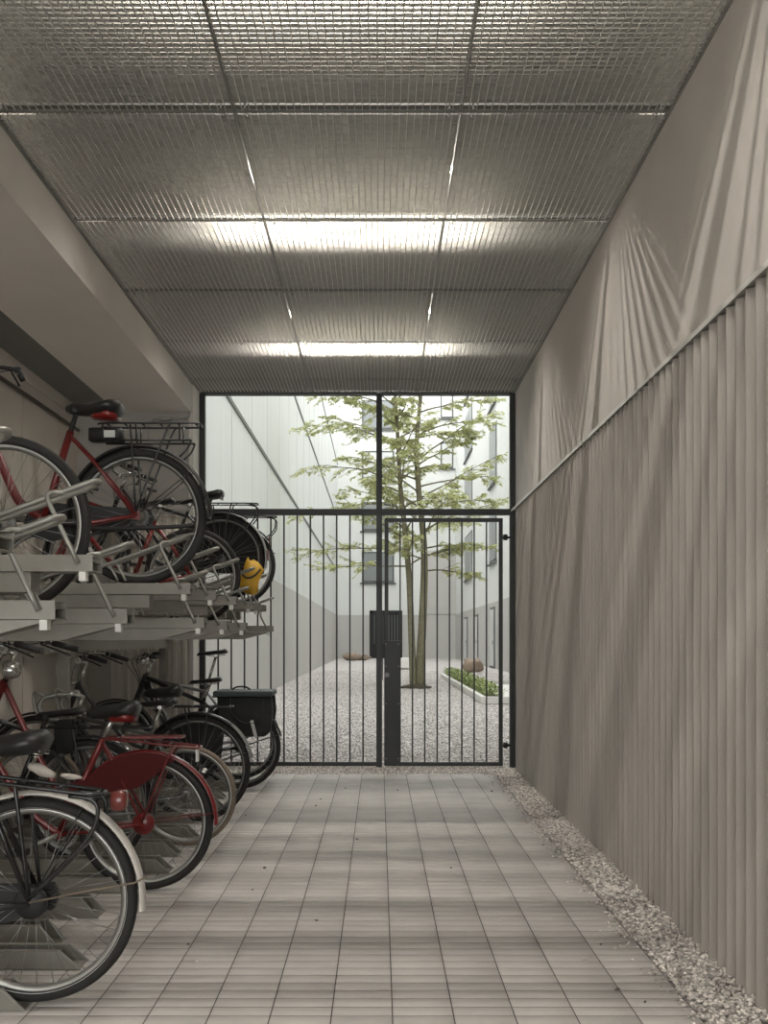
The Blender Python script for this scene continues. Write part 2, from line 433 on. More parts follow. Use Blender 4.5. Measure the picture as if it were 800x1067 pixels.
# ------------------------------------------------------------------ gate
g = thing('barred_gate', 'anthracite steel gate frame with fixed barred left panel and open top', 'gate', (0, YG, 0))
def gx(px): return (px-VX)*YG/F
def gz(py): return H + (VY-py)*YG/F
for a, b, z0 in ((208, 214, 0), (392, 398, 0), (530.8, 537, 0)):
    bevel(MB().box((gx(a), -.03, z0), (gx(b), .03, ZC-.005)).obj('post', M['gate'], g), .003)
bevel(MB().box((gx(214), -.03, gz(411)), (gx(392), .03, gz(407.5))).box((gx(398), -.03, gz(411)), (gx(530.8), .03, gz(407.5))).obj('top_rail', M['gate'], g), .002)
bevel(MB().box((gx(214), -.025, gz(537)), (gx(392), .025, gz(530.5))).box((gx(398), -.025, gz(537)), (gx(530.8), .025, gz(530.5))).obj('middle_rail', M['gate'], g), .002)
bevel(MB().box((gx(214), -.018, gz(798)), (gx(392), .018, gz(793.8))).obj('bottom_rail', M['gate'], g), .002)
for i in range(13):
    px = 378.2 - 13.72*i
    if px > 216: MB().box((gx(px)-.0075, -.0075, gz(794)), (gx(px)+.0075, .0075, gz(537))).obj('bar', M['gate'], g)
MB().box((gx(398.2), -.02, gz(708)), (gx(399.2), .02, gz(636))).obj('strike_plate', M['gate'], g)
lf = thing('gate_leaf', 'anthracite steel gate door with vertical bars and tall lock panel', 'gate door', (0, YG, 0))
fr = MB().box((gx(400.6), -.018, gz(798)), (gx(404.6), .018, gz(540))).box((gx(519.5), -.018, gz(798)), (gx(523.6), .018, gz(540)))
fr.box((gx(404.6), -.018, gz(544)), (gx(519.5), .018, gz(540))).box((gx(404.6), -.018, gz(798)), (gx(519.5), .018, gz(794)))
bevel(fr.obj('leaf_frame', M['gate'], lf), .002)
for i in range(8):
    px = 416.8 + 12.85*i
    MB().box((gx(px)-.007, -.007, gz(794)), (gx(px)+.007, .007, gz(544))).obj('bar', M['gate'], lf)
lp = bevel(MB().box((gx(400.2), -.034, gz(797)), (gx(417), .034, gz(667.5))).obj('lock_panel', M['gate'], lf), .003)
sc = MB()
for px in (402, 415):
    for py in (671, 694, 733, 790): sc.tube([(gx(px), -.037, gz(py)), (gx(px), -.033, gz(py))], .006, 8)
sc.obj('screw', M['steelbeam'], lp)
hd = MB().tube([(gx(403), -.034, gz(703)), (gx(403), -.075, gz(703))], .011, 10).tube([(gx(403), -.085, gz(703)), (gx(403), -.07, gz(703))], .024, 14)
hd.obj('door_knob', M['steelbeam'], lf)
for py in (560, 776.5):
    h = MB().tube([(gx(522), 0, gz(py)), (gx(532), 0, gz(py))], .012, 10).tube([(gx(526.5), 0, gz(py+3)), (gx(526.5), 0, gz(py-3))], .022, 10)
    h.box((gx(531), -.034, gz(py+6)), (gx(535), .034, gz(py-5))).obj('hinge', M['gate'], lf)

# ------------------------------------------------------------------ bicycles
def dtube(mb, a, b, r, n=10, flat=1.0): return mb.tube([a, b], r, n, flat=flat)
wheel_cache = {}
def wheel_meshes(r, tire='rubber', rim='rimdark', wid=.021, band=False, nsp=32):
    key = (round(r, 3), tire, rim, band, wid)
    if key in wheel_cache: return wheel_cache[key]
    rr = r - 2*wid*.95
    t = MB(); k = 12
    t.lathe_y([(r-wid + wid*math.cos(2*PI*j/k), wid*math.sin(2*PI*j/k)) for j in range(k)], (0,0,0), 72)
    ri = MB().lathe_y([(rr+.008, -.012), (rr+.008, .012), (rr-.004, .012), (rr-.016, .006), (rr-.016, -.006), (rr-.004, -.012)], (0,0,0), 64)
    sp = MB()
    for i in range(nsp):
        a = 2*PI*i/nsp; s = 1 if i % 2 else -1
        q = a + (.55 if (i//2) % 2 else -.55)
        sp.tube([(.024*math.cos(q), s*.028, .024*math.sin(q)), ((rr-.014)*math.cos(a), 0, (rr-.014)*math.sin(a))], .0012, 4)
    hb = MB().lathe_y([(.0, -.05), (.012, -.05), (.012, -.034), (.03, -.033), (.03, -.025), (.018, -.02), (.018, .02), (.03, .025), (.03, .033), (.012, .034), (.012, .05), (.0, .05)], (0,0,0), 20, False)
    d = {'tyre': t.mesh('tyre', M[tire]), 'rim': ri.mesh('rim', M[rim]), 'spokes': sp.mesh('spokes', M['spoke']), 'hub': hb.mesh('hub', M['alu'])}
    if band:
        b = MB()
        for s in (-1, 1):
            y = s*(wid*.72)
            b.lathe_y([(r-wid*1.62, y*1.03), (r-wid*1.42, y*1.20), (r-wid*1.40, y*1.24), (r-wid*1.64, y*1.07)], (0,0,0), 72)
        d['reflective_band'] = b.mesh('reflective_band', M['reflect'])
    wheel_cache[key] = d
    return d
def guard_prof(r, w=.028, th=.0025):
    out = [(r + .012*math.cos(j*PI/6-PI/2+PI/2)*1.0 - (0 if j in (1,2,3,4,5) else 0), 0) for j in range(0)]
    pts = []
    for j in range(7):
        a = PI*j/6; pts.append((r - .006 + .014*math.sin(a), -w*math.cos(a)))
    inner = [(p[0]-th, p[1]*.93) for p in pts[::-1]]
    return pts + inner

def make_saddle(L=.27, W=.10, wide=False):
    rings = []
    if wide: ts = [(0,.55),(.06,.86),(.18,1.0),(.36,.92),(.52,.6),(.7,.33),(.88,.24),(1,.12)]
    else: ts = [(0,.5),(.07,.82),(.2,.9),(.36,.72),(.54,.40),(.75,.27),(.92,.22),(1,.1)]
    for t, w in ts:
        x = .10 - L*t; hw = W*w
        zt = .0 + .012*math.cos(t*PI) + (.008 if t < .2 else 0) - (.018 if t in (0, 1) else 0)
        th = (.090 if wide else .046) * (1-.35*t) * (.5 if t in (0, 1) else 1)
        ring = []
        for j in range(12):
            a = 2*PI*j/12; cy, cz = math.cos(a), math.sin(a)
            ring.append((x, hw*cy, zt - th*.45 + (th*.45*cz if cz > 0 else th*.55*cz)))
        rings.append(ring)
    return MB().loft(rings)

def bike(name, label, loc, P, yaw=0.0, pitch=0.0, group='parked bicycles'):
    """local frame: rear axle above the origin, the bicycle points to -x"""
    g = P.get
    r = g('r', .35); wb = g('wb', 1.08); paint = M[g('paint', 'black')]
    t = thing(name, label, 'bicycle', loc, yaw, group); t.rotation_euler = (0, pitch, yaw)
    def A(x, y, z): return (x, y, r + z)
    # wheels
    for nm, ax in (('rear_wheel', 0), ('front_wheel', -wb)):
        wd = wheel_meshes(r, g('tyre', 'rubber'), g('rim', 'rimdark'), g('wid', .021), g('band', False))
        w = link(nm, wd['tyre'], t, A(ax, 0, 0)); w.rotation_euler = (0, random.uniform(0, 6), 0)
        for k, me in wd.items():
            if k != 'tyre': link(k, me, w)
    bb = Vector(A(*(g('bb', (-.46, 0, -.07)))))
    sa = math.radians(g('seat_angle', 67)); sl = g('seat_tube', .50)
    sd = Vector((math.cos(sa), 0, math.sin(sa)))
    st = bb + sd*sl
    sad = bb + sd*(sl + g('post', .17))
    hs = math.tan(math.radians(90 - g('head_angle', 69)))
    def hp(z): return Vector(A(-wb + .055 + z*hs, 0, z))
    h0, h1 = g('head0', .40), g('head1', .58)
    hb_, ht = hp(h0), hp(h1)
    fr = MB(); R = g('tube_r', .015); kind = g('frame', 'diamond')
    fr.tube([bb - sd*.01, st], R, 12)
    fr.tube([hb_, ht], R*1.25, 12)
    fr.tube([bb + Vector((0,-.036,0)), bb + Vector((0,.036,0))], .021, 14)
    if kind == 'diamond':
        fr.tube([st - sd*.03, ht - Vector((0,0,.03))], R*.95, 12)
        fr.tube([hb_ + Vector((0,0,.03)), bb], R*1.1, 12)
    elif kind == 'sport':
        fr.tube([st - sd*.03, ht - Vector((0,0,.02))], R, 12)
        fr.tube([ht - Vector((0,0,.06)), bb], R*1.9, 14)
    elif kind == 'wave':
        fr.tube(smooth_path([ht - Vector((0,0,.04)), Vector(A(-.70, 0, .26)), Vector(A(-.62, 0, .09)), Vector(A(-.55, 0, .03)), bb + Vector((0,0,.02))], 6), R*1.25, 12)
    else:   # low-step frame: two sweeping tubes from the head
        lo = [hb_ + Vector((0,0,.02)), hb_.lerp(bb, .35) + Vector((.0,0,-.045)), hb_.lerp(bb, .7) + Vector((.0,0,-.055)), bb]
        fr.tube(smooth_path(lo, 6), R*1.1, 12)
        mid = bb + sd*(sl*g('step', .45))
        hi = [ht - Vector((0,0,.02)), ht.lerp(mid, .4) + Vector((0,0,-.06)), ht.lerp(mid, .75) + Vector((0,0,-.055)), mid]
        fr.tube(smooth_path(hi, 6), R*.95, 12)
    for s in (-1, 1):
        ssr = g('stay_r', .008)
        fr.tube([st + Vector((-.005, s*.012, -.02)), Vector(A(.06, s*.03, .36)).lerp(st, .5) * 1 + Vector((-.03,0,-.02)) if False else st.lerp(Vector(A(0, s*.06, .0)), .35) + Vector((0, s*.012, 0)), Vector(A(0, s*.058, .0))], ssr, 8)
        fr.tube([bb + Vector((.02, s*.02, 0)), Vector(A(-.30, s*.045, -.045)), Vector(A(0, s*.058, 0))], ssr*1.1, 8)
        fr.box(A(-.02, s*.058-.003, -.02), A(.02, s*.058+.003, .025))
    frame = fr.obj('frame', paint, t)
    if g('stripe'):
        s_ = MB(); d = (bb - ht).normalized(); up = Vector((-d.z, 0, d.x))
        for o in (-.014, .014):
            s_.tube([ht + d*.12 + up*o + Vector((0,-R*1.72,0)), ht + d*.55 + up*o + Vector((0,-R*1.72,0))], .0045, 6)
        s_.obj('white_stripe', M['whitepl'], frame)['label'] = 'white stripes on the down tube'
    # fork
    fk = MB(); fm = M[g('fork', g('paint', 'black'))]
    fk.tube([hb_ - Vector((0,0,.0)), hb_ + Vector((-hs*.03, 0, -.03))], .022, 12)
    for s in (-1, 1):
        fk.tube(smooth_path([hb_ + Vector((-.01, s*.03, -.025)), Vector(A(-wb+.055+.18*hs, s*.05, .18)), Vector(A(-wb+.035, s*.052, .05)), Vector(A(-wb, s*.054, 0))], 4), [.013]*8+[.011]*3+[.009]*2, 8)
        fk.box(A(-wb-.015, s*.054-.003, -.015), A(-wb+.015, s*.054+.003, .015))
    fk.obj('fork', fm, t)
    # stem and handlebar
    hz = g('bar_h', .70); top = hp(hz)
    hm = M[g('bar_mat', 'chrome')]
    kindb = g('bar', 'swept')
    stem = MB().tube([ht, top], .0125, 10)
    fwd = g('reach', .05)
    clamp = top + Vector((-fwd, 0, .01))
    stem.tube([top - Vector((0,0,.012)), clamp], .0125, 10); stem.tube([clamp + Vector((0,-.03,0)), clamp + Vector((0,.03,0))], .019, 12)
    stem.obj('stem', hm, t)
    hbm = MB(); half = []
    for s in (-1, 1):
        if kindb == 'swept':
            sw = g('sweep', .24)
            pts = [clamp, clamp + Vector((-.03, s*.10, .03)), clamp + Vector((.0, s*.21, .055)), clamp + Vector((.09, s*.265, .05)), clamp + Vector((sw, s*.29, .0))]
            gp = (pts[-1] + (pts[-2]-pts[-1])*.72, pts[-1])
        elif kindb == 'flat':
            pts = [clamp, clamp + Vector((0, s*.12, .015)), clamp + Vector((.02, s*.22, .03)), clamp + Vector((.05, s*.31, .03))]
            gp = (clamp + Vector((.022, s*.205, .03)), pts[-1])
        else:
            pts = [clamp, clamp + Vector((0, s*.14, 0)), clamp + Vector((-.03, s*.19, 0)), clamp + Vector((-.10, s*.20, -.02)), clamp + Vector((-.125, s*.205, -.08)), clamp + Vector((-.07, s*.21, -.135)), clamp + Vector((.03, s*.21, -.14))]
            gp = (pts[-2], pts[-1])
        sp = smooth_path(pts, 5); hbm.tube(sp, .011, 8); half.append((s, sp, gp))
    bar = hbm.obj('handlebar', hm, t)
    for s, sp, gp in half:
        if kindb == 'drop':
            MB().tube(sp[len(sp)//3:], .0145, 8).obj('bar_tape', M['plastic'] if g('tape') is None else M[g('tape')], bar)
            p = sp[len(sp)//2]
            lv = MB().tube(smooth_path([p + Vector((.02,0,.0)), p + Vector((-.045,0,.035)), p + Vector((-.06,0,.0)), p + Vector((-.035,0,-.10))], 4), .009, 8)
            lv.obj('brake_lever', M['alu'], bar)
        else:
            MB().tube([gp[0], gp[1]], [.0165, .0155], 12).obj('grip', M['plastic'], bar)
            d = (gp[1]-gp[0]).normalized(); b0 = gp[0] - d*.02
            lv = MB().tube(smooth_path([b0, b0 + Vector((-.03, 0, -.012)) - d*.01, b0 + Vector((-.02, 0, -.025)) + d*.06, gp[1] + Vector((-.02, 0, -.035)) - d*.02], 4), .0055, 6)
            lv.box(tuple(b0 - Vector((.014, .012, .014))), tuple(b0 + Vector((.014, .012, .014))))
            lv.obj('brake_lever', M['plastic'], bar)
            cb = MB().tube(smooth_path([b0 + Vector((-.02,0,0)), b0.lerp(ht, .4) + Vector((-.13, 0, .02)), ht + Vector((-.07, s*.03, -.02)), ht.lerp(hb_, .7) + Vector((-.01, s*.02, 0))], 6), .0025, 5)
            cb.obj('brake_cable', M['cable'], bar)
    # saddle
    W = g('saddle_w', .095)
    so = make_saddle(g('saddle_l', .27), W, g('saddle_wide', False)).obj('saddle', M['leather'], t, tuple(sad + Vector((g('saddle_dx', 0), 0, .045))))
    so.rotation_euler = (0, g('saddle_tilt', .0), 0)
    sp_ = MB()
    for s in (-1, 1):
        sp_.tube(smooth_path([(.075, s*.05, -.035), (.02, s*.025, -.045), (-.06, s*.02, -.045), (-.13, s*.012, -.02)], 3), .0035, 6)
        if g('springs'):
            pts = [(.075 + .012*math.cos(a), s*.055 + .012*math.sin(a), -.03 - .04*a/(8*PI)) for a in np.linspace(0, 8*PI, 40)]
            sp_.tube(pts, .0028, 5)
    sp_.obj('saddle_springs', M[g('saddle_under', 'chrome')], so)
    if g('saddle_skirt'):
        MB().loft([[(x, y*w_, z - (.018 if g('saddle_wide') else 0)) for (y, z) in ((-.085,-.03),(.085,-.03),(.06,-.066),(-.06,-.066))] for x, w_ in ((.085,.75),(.04,1.0),(-.02,.75),(-.05,.4))]).obj('saddle_base', M['brightred'], so)['label'] = 'red saddle underside'
    MB().tube([st - sd*.02, sad + sd*.01], .0125, 10).tube([sad + Vector((0,-.03,.005)), sad + Vector((0,.03,.005))], .014, 10).obj('seat_post', M[g('post_mat', 'chrome')], t)
    # crank
    cr = MB()
    ch = g('ring_r', .085)
    cr.lathe_y([(ch, .046), (ch, .049), (ch-.012, .049), (ch-.012, .046)], tuple(bb), 32)
    for k in range(5):
        a = 2*PI*k/5; cr.tube([bb + Vector((0,.047,0)), bb + Vector((math.cos(a)*(ch-.01), .047, math.sin(a)*(ch-.01)))], .006, 6)
    ca = g('crank_a', 2.6)
    for s in (-1, 1):
        a = ca + (0 if s > 0 else PI); e = bb + Vector((math.cos(a)*.17, s*.075, math.sin(a)*.17))
        cr.tube([bb + Vector((0, s*.055, 0)), e], [.013, .010], 8); 
    cr.tube([bb + Vector((0,-.065,0)), bb + Vector((0,.065,0))], .010, 10)
    cs = cr.obj('crankset', M['alu'], t)
    for s in (-1, 1):
        a = ca + (0 if s > 0 else PI); e = bb + Vector((math.cos(a)*.17, s*.075, math.sin(a)*.17))
        MB().box(tuple(e + Vector((-.045, (0.01 if s > 0 else -.095), -.012))), tuple(e + Vector((.045, (.095 if s > 0 else -.01), .012)))).obj('pedal', M['plastic'], cs)
    # chain or chain case
    if g('case'):
        cc = MB().prism([(.05,-.045),(.07,0),(.05,.045)] + [(bb.x+.0,bb.z-r+.10),(bb.x-.09,bb.z-r+.06),(bb.x-.115,bb.z-r),(bb.x-.09,bb.z-r-.07),(bb.x,bb.z-r-.10)], .040, .066)
        for i, v in enumerate(cc.v): cc.v[i] = (v[0], v[1], v[2]+r)
        cc.obj('chain_case', M[g('case')], t)
    else:
        cn = MB()
        for s in (-1, 1):
            cn.tube([(bb.x, .047, bb.z + s*ch), A(0, .04, s*.035)], .0045, 5)
        cn.lathe_y([(.035, .037), (.035, .043), (.02, .043), (.02, .037)], A(0,0,0), 20)
        cn.obj('chain', M['steelbeam'], t)
    if g('cassette'):
        c_ = MB()
        for k in range(7): c_.lathe_y([(.05-.004*k, .024+.004*k), (.05-.004*k, .026+.004*k), (.015, .026+.004*k), (.015, .024+.004*k)], A(0,0,0), 24)
        c_.obj('sprocket', M['steelbeam'], t)
    if g('drum'):
        MB().lathe_y([(.0,-.062),(.05,-.060),(.055,-.05),(.055,-.035),(.0,-.035)], A(0,0,0), 24, False).obj('brake_drum', M[g('drum')], t)
    # mudguards
    gm = g('guard')
    if gm:
        a0, a1 = g('guard_a', (-12, 195))
        rg = MB().sweep_arc(guard_prof(r + g('guard_gap', .016), g('guard_w', .028)), A(0,0,0), math.radians(a0), math.radians(a1), 36).obj('rear_mudguard', M[gm], t)
        if g('guard_label'): rg['label'] = g('guard_label')
        MB().sweep_arc(guard_prof(r + .016, .028), A(-wb,0,0), math.radians(25), math.radians(188), 30).obj('front_mudguard', M[g('fguard', gm)], t)
        stm = MB()
        for s in (-1, 1):
            for aa in g('guard_stays', (18, 55)):
                e = (r+.012)*math.cos(math.radians(aa)), (r+.012)*math.sin(math.radians(aa))
                stm.tube([A(0, s*.06, 0), A(e[0], s*.03, e[1])], .0028, 5)
        stm.obj('mudguard_stay', M[g('stay_mat', 'black')], t)
        if g('guard_tip'):
            MB().sweep_arc(guard_prof(r + g('guard_gap', .016)+.002, .029), A(0,0,0), math.radians(a0), math.radians(a0+g('tip_span', 26)), 12).obj('mudguard_tip', M[g('guard_tip')], t)['label'] = g('tip_label', 'silver mudguard tip')
    # luggage rack
    if g('rack'):
        rk = MB(); zr = g('rack_z', .43); x0, x1 = g('rack_x', (-.24, .24)); rr_ = g('rack_r', .0055); dr = g('rack_drop', 0)
        def rz(x): return zr - dr*(x-x0)/(x1-x0)
        for s in (-1, 1):
            path = [A(x0, s*.035, rz(x0)), A(x0+.07, s*.06, rz(x0+.07)), A(x1-.06, s*.06, rz(x1-.06)), A(x1, s*.04, rz(x1))]
            rk.tube(smooth_path(path, 4), rr_, 8)
            for xx in g('rack_legs', (-.08, .10)):
                rk.tube(smooth_path([A(xx, s*.06, rz(xx)), A(xx*.8, s*.066, rz(xx)-.05), A(0.0, s*.066, .02)], 3), rr_, 8)
            if g('rack_hook'):
                rk.tube(smooth_path([A(x1-.1, s*.06, rz(x1)), A(x1-.02, s*.06, rz(x1)-.015), A(x1-.005, s*.06, rz(x1)-.07), A(x1-.05, s*.064, rz(x1)-.16), A(.0, s*.066, .02)], 4), rr_, 8)
            if g('rack_low'):
                rk.tube([A(x0+.02, s*.05, zr-.085), A(x1-.04, s*.05, zr-.085)], rr_, 8)
                for xx in (x0+.03, x0+.2, x1-.10): rk.tube([A(xx, s*.055, zr), A(xx, s*.05, zr-.085)], rr_*.9, 6)
                rk.tube(smooth_path([A(x1-.04, s*.05, zr-.085), A(x1-.06, s*.055, zr-.13), A(x1-.1, s*.05, zr-.17)], 3), rr_, 6)
        for xx in np.linspace(x0+.05, x1-.02, g('rack_n', 4)):
            rk.tube([A(xx, -.055, rz(xx)), A(xx, .055, rz(xx))], rr_*.9, 6)
        rk.tube([A(x1, -.045, rz(x1)), A(x1, .045, rz(x1))], rr_, 8)
        rko = rk.obj('luggage_rack', M[g('rack')], t)
        if g('rack_plate'): MB().box(A(x0+.08, -.05, zr-.002), A(x1-.08, .05, zr+.008)).obj('rack_plate', M[g('rack')], rko)
        if g('battery'):
            bt = MB().loft([[A(x, -w, zr-.082), A(x, w, zr-.082), A(x, w, zr-.02), A(x, -w, zr-.02)] for x, w in ((x0-.05, .03), (x0-.03, .045), (x0+.10, .045), (x0+.12, .04))]).obj('battery', M['plastic'], t)
            MB().box(A(x0+.03, -.049, zr-.07), A(x0+.09, .049, zr-.034)).obj('battery_lock', M['alu'], bt)
    if g('tail'):
        tx, tz = g('tail')
        tl = MB().loft([[A(tx+dx, y*w, tz+z*w) for (y, z) in ((-.03,-.03),(.03,-.03),(.034,.0),(.03,.035),(-.03,.035),(-.034,0))] for dx, w in ((-.015,.8),(0,1),(.028,1),(.036,.8))])
        tl.obj('tail_light', M['redlens'], t)['label'] = 'red tail light'
    if g('reflector'):
        tx, tz = g('reflector')
        MB().box(A(tx-.006, -.022, tz-.04), A(tx+.006, .022, tz+.04)).obj('reflector', M['redlens'], t)
    if g('lamp'):
        lp = hp(h1 + g('lamp_dz', .02)) + Vector((g('lamp_dx', -.07), g('lamp_dy', 0), 0))
        prof = [(.0,-.03),(.03,-.025),(.043,.0),(.046,.03),(.043,.045),(.0,.05)]
        l_ = MB(); k = 16; vs = []
        for a in range(k):
            an = 2*PI*a/k
            for q, d in prof: vs.append(lp + Vector((-d, q*math.cos(an), q*math.sin(an))))
        fs = [(a*6+j, ((a+1) % k)*6+j, ((a+1) % k)*6+j+1, a*6+j+1) for a in range(k) for j in range(5)]
        l_.add(vs, fs, True); l_.tube([lp + Vector((.02,0,-.03)), hp(h1) + Vector((0,0,0))], .006, 6)
        l_.obj('headlight', M[g('lamp')], t)
    if g('skirt'):
        sk = MB(); R_ = r+.012
        arc = [(R_*math.cos(math.radians(a)), R_*math.sin(math.radians(a))) for a in np.linspace(*g('skirt_a', (66, 152)), 14)]
        poly = arc + g('skirt_low', [(-.30, .17), (-.16, .17), (-.03, .20), (.08, .27)])
        for s in g('skirt_sides', (-1, 1)):
            pp = [(x, z+r) for x, z in poly]
            sk.prism(pp, s*.044-.0015, s*.044+.0015)
        so_ = sk.obj('skirt_guard', M[g('skirt')], t)
    if g('kickstand'):
        a = g('kick', (-.30, -.10, -.06, .01))
        MB().tube(smooth_path([A(-.34, -.04, -.05), A(*[a[0]+.16, -.08, -.07]), A(.20, -.09, -.06), A(.30, -.09, -.05)], 4), .011, 8).obj('kickstand', M[g('kickstand')], t)
    if g('lock'):
        MB().lathe_y([(.075,-.008),(.075,.008),(.058,.008),(.058,-.008)], A(-.20, 0, .33), 24).obj('frame_lock', M['plastic'], t)
    return t, A, bb, sad

def at(px, py, Y): return ((px-VX)*Y/F, Y, H + (VY-py)*Y/F)

# lower tier, rear wheels towards the passage
b1, A1, _, _ = bike('city_bicycle', 'nearest floor bicycle, black with a pale rear mudguard and black luggage rack', (-1.170, 3.50, .014),
     dict(r=.348, paint='black', tyre='rubber', rim='alu', band=True, guard='white', guard_a=(-6, 170), guard_gap=.018, guard_label='pale rear mudguard', fguard='black', rack='black', rack_z=.42, rack_x=(-.22, .23), rack_drop=.06, rack_hook=True, rack_r=.0075,
          rack_legs=(-.05,), tail=(.275, .335), saddle_wide=True, saddle_w=.11, saddle_l=.30, bb=(-.40, 0, -.07), seat_angle=66, seat_tube=.54, post=.10, saddle_dx=.085, springs=True, drum='plastic', case='plastic', bar='swept', bar_h=.74, lamp='chrome', frame='step', stay_r=.010, lock=True, guard_stays=(62,), crank_a=-.9), yaw=.03)
MB().tube([A1(0, -.066, .005), A1(.18, -.062, .04), A1(.345, -.05, .065), A1(.385, -.045, .085)], .0035, 6).obj('mudguard_stay', M['tan'], b1)['label'] = 'thin pale stay wire past the mudguard'
cl_ = MB()
for k, (cx_, cz_, L_, W_, an) in enumerate(((0, 0, .085, .024, .7), (.10, -.02, .07, .013, .2))):
    rg = []
    for i in range(9):
        u_ = i/8; rad = W_*(.35+.65*math.sin(PI*min(1, u_*.8+.15)))
        rg.append([(cx_ + (u_-.5)*L_ + .3*rad*math.sin(q)*math.sin(an), rad*1.1*math.cos(q)*(1+RS.uniform(-.2, .2)), cz_ - (u_-.5)*L_*an*.6 + rad*.7*math.sin(q)*(1+RS.uniform(-.25, .25))) for q in np.linspace(0, 2*PI, 14, endpoint=False)])
    cl_.loft(rg)
tag(cl_.obj('cloth', M['cloth'], None, at(44, 803, 3.49)), 'pale crumpled cloth tucked on the black luggage rack of the nearest bicycle', 'cloth')
b2, A2, _, _ = bike('city_bicycle', 'red step-through bicycle on the floor with red skirt guard and black saddle', (-1.157, 5.10, 0.004),
     dict(r=.336, wb=1.05, paint='red', frame='step', step=.3, tyre='rubber', rim='alu', guard='red', guard_a=(-2, 180), fguard='red', stay_mat='red', guard_stays=(8,), rack='red', rack_z=.42, rack_x=(-.19, .27), rack_drop=.05, rack_plate=True, rack_legs=(.16,), tail=None, skirt='skirt', skirt_a=(63, 142), skirt_low=[(-.36, .20), (-.37, .16), (-.16, .155), (-.03, .175), (.05, .23), (.10, .28)],
          saddle_wide=True, saddle_w=.105, saddle_l=.26, saddle_skirt=True, bb=(-.43, 0, -.06), seat_angle=65, seat_tube=.52, post=.14, saddle_dx=.02, head1=.70, head0=.42, bar_h=.84, sweep=.27, lamp='chrome', lamp_dz=.055, lamp_dx=.05, lamp_dy=-.075, drum='red', kickstand=None, tube_r=.0155, head_angle=67, crank_a=.4))
MB().box(A2(.252, -.022, .30), A2(.262, .022, .37)).obj('reflector', M['whitepl'], b2)
MB().box(A2(.285, -.016, .245), A2(.300, .016, .265), Matrix.Rotation(.5, 3, 'Y')).obj('mudguard_badge', M['whitepl'], b2)
bike('city_bicycle', 'black bicycle half hidden behind the red one, its flat saddle low over a dark bag', (-1.58, 5.62, .01),
     dict(r=.345, paint='black', tyre='rubber', rim='rimdark', guard='black', rack='black', rack_z=.41, rack_x=(-.24, .35), saddle_w=.075, saddle_l=.26, bb=(-.45, 0, -.07), seat_angle=68, seat_tube=.50, post=.07, saddle_dx=.10, bar='flat', bar_h=.66, post_mat='black', crank_a=1.2), yaw=-.02)
b4, A4, _, _ = bike('road_bicycle', 'small grey road bicycle with tan tyres and drop handlebar', (-1.158, 6.17, .006),
     dict(r=.303, wb=.90, wid=.016, paint='grey', tyre='tan', rim='alu', bb=(-.36, 0, -.05), seat_angle=70, seat_tube=.47, post=.14, saddle_w=.07, bar='drop', bar_h=.60, head0=.36, head1=.50, reach=.07, tape='alu', cassette=True, tube_r=.013, stay_r=.007, crank_a=2.0))
b5, A5, _, _ = bike('city_bicycle', 'black bicycle on the floor with dark skirt guard, silver headlight and pale mudguard tip', (-1.236, 7.0, .004),
     dict(r=.362, paint='black', frame='step', tyre='rubber', rim='rimdark', guard='black', guard_a=(10, 185), guard_tip='alu', tip_span=42, tip_label='pale metal mudguard tip', rack='black', rack_z=.42, rack_x=(-.22, .24), saddle_w=.10, saddle_wide=True, saddle_l=.26, bb=(-.46, 0, -.07), seat_angle=66, seat_tube=.50, post=.13, bar_h=.72, sweep=.26, lamp='chrome', lamp_dx=-.11, lamp_dz=.03, skirt='bag', skirt_a=(60, 165), skirt_sides=(1,), skirt_low=[(-.34, -.05), (-.12, -.10), (.05, -.08), (.15, .02)], crank_a=2.2))
b6, A6, _, _ = bike('sport_bicycle', 'black bicycle with white-striped fat down tube, parked second from the gate', (-1.156, 8.52, .004),
     dict(r=.343, wb=1.06, paint='black', frame='sport', stripe=True, tyre='rubber', rim='rimdark', guard='black', guard_a=(15, 180), rack='black', rack_z=.42, rack_x=(-.22, .26), bb=(-.46, 0, -.07), seat_angle=70, seat_tube=.50, post=.13, saddle_w=.075, bar='flat', bar_h=.70, reach=.06, cassette=True, tube_r=.018, head0=.44, head1=.60, crank_a=1.0))
bike('city_bicycle', 'grey bicycle closest to the gate on the floor, saddle raised high', (-1.235, 9.08, .006),
     dict(r=.345, paint='grey', tyre='rubber', rim='alu', bb=(-.45, 0, -.07), seat_angle=73, seat_tube=.55, post=.30, saddle_w=.075, bar='flat', bar_h=.72, guard='plastic', guard_a=(20, 170), cassette=True, crank_a=.2), yaw=.02)
# panniers over the rear wheel of the striped bicycle
pn = thing('pannier', 'black pannier bag with blue-grey lid on the rear rack of the striped bicycle', 'pannier', A6(0, 0, 0) and (-1.156, 8.52, .004+.343), 0)
for s in (-1, 1):
    q = MB().loft([[(x0, s*.07, z), (x1, s*.07, z), (x1, s*(.07+d), z), (x0, s*(.07+d), z)] for z, x0, x1, d in ((.10,-.08,.22,.06),(.14,-.12,.27,.11),(.30,-.15,.29,.12),(.43,-.16,.28,.10))])
    bevel(q.obj('side_bag', M['bag'], pn), .012)
bevel(MB().box((-.19, -.20, .43), (.29, .20, .475)).obj('lid', M['bagtop'], pn), .014)
MB().tube(smooth_path([(-.05,-.19,.44),(-.04,-.20,.30),(.06,-.20,.22),(.18,-.20,.24),(.22,-.195,.40)], 5), .006, 6).obj('strap', M['plastic'], pn)
MB().box((.13, -.205, .10), (.155, -.19, .24), Matrix.Rotation(-.25, 3, 'Y')).obj('reflector', M['reflect'], pn)
MB().tube(smooth_path([(-.06,0,.478),(-.02,0,.50),(.05,0,.50),(.09,0,.478)], 4), .008, 6).obj('carry_handle', M['plastic'], pn)
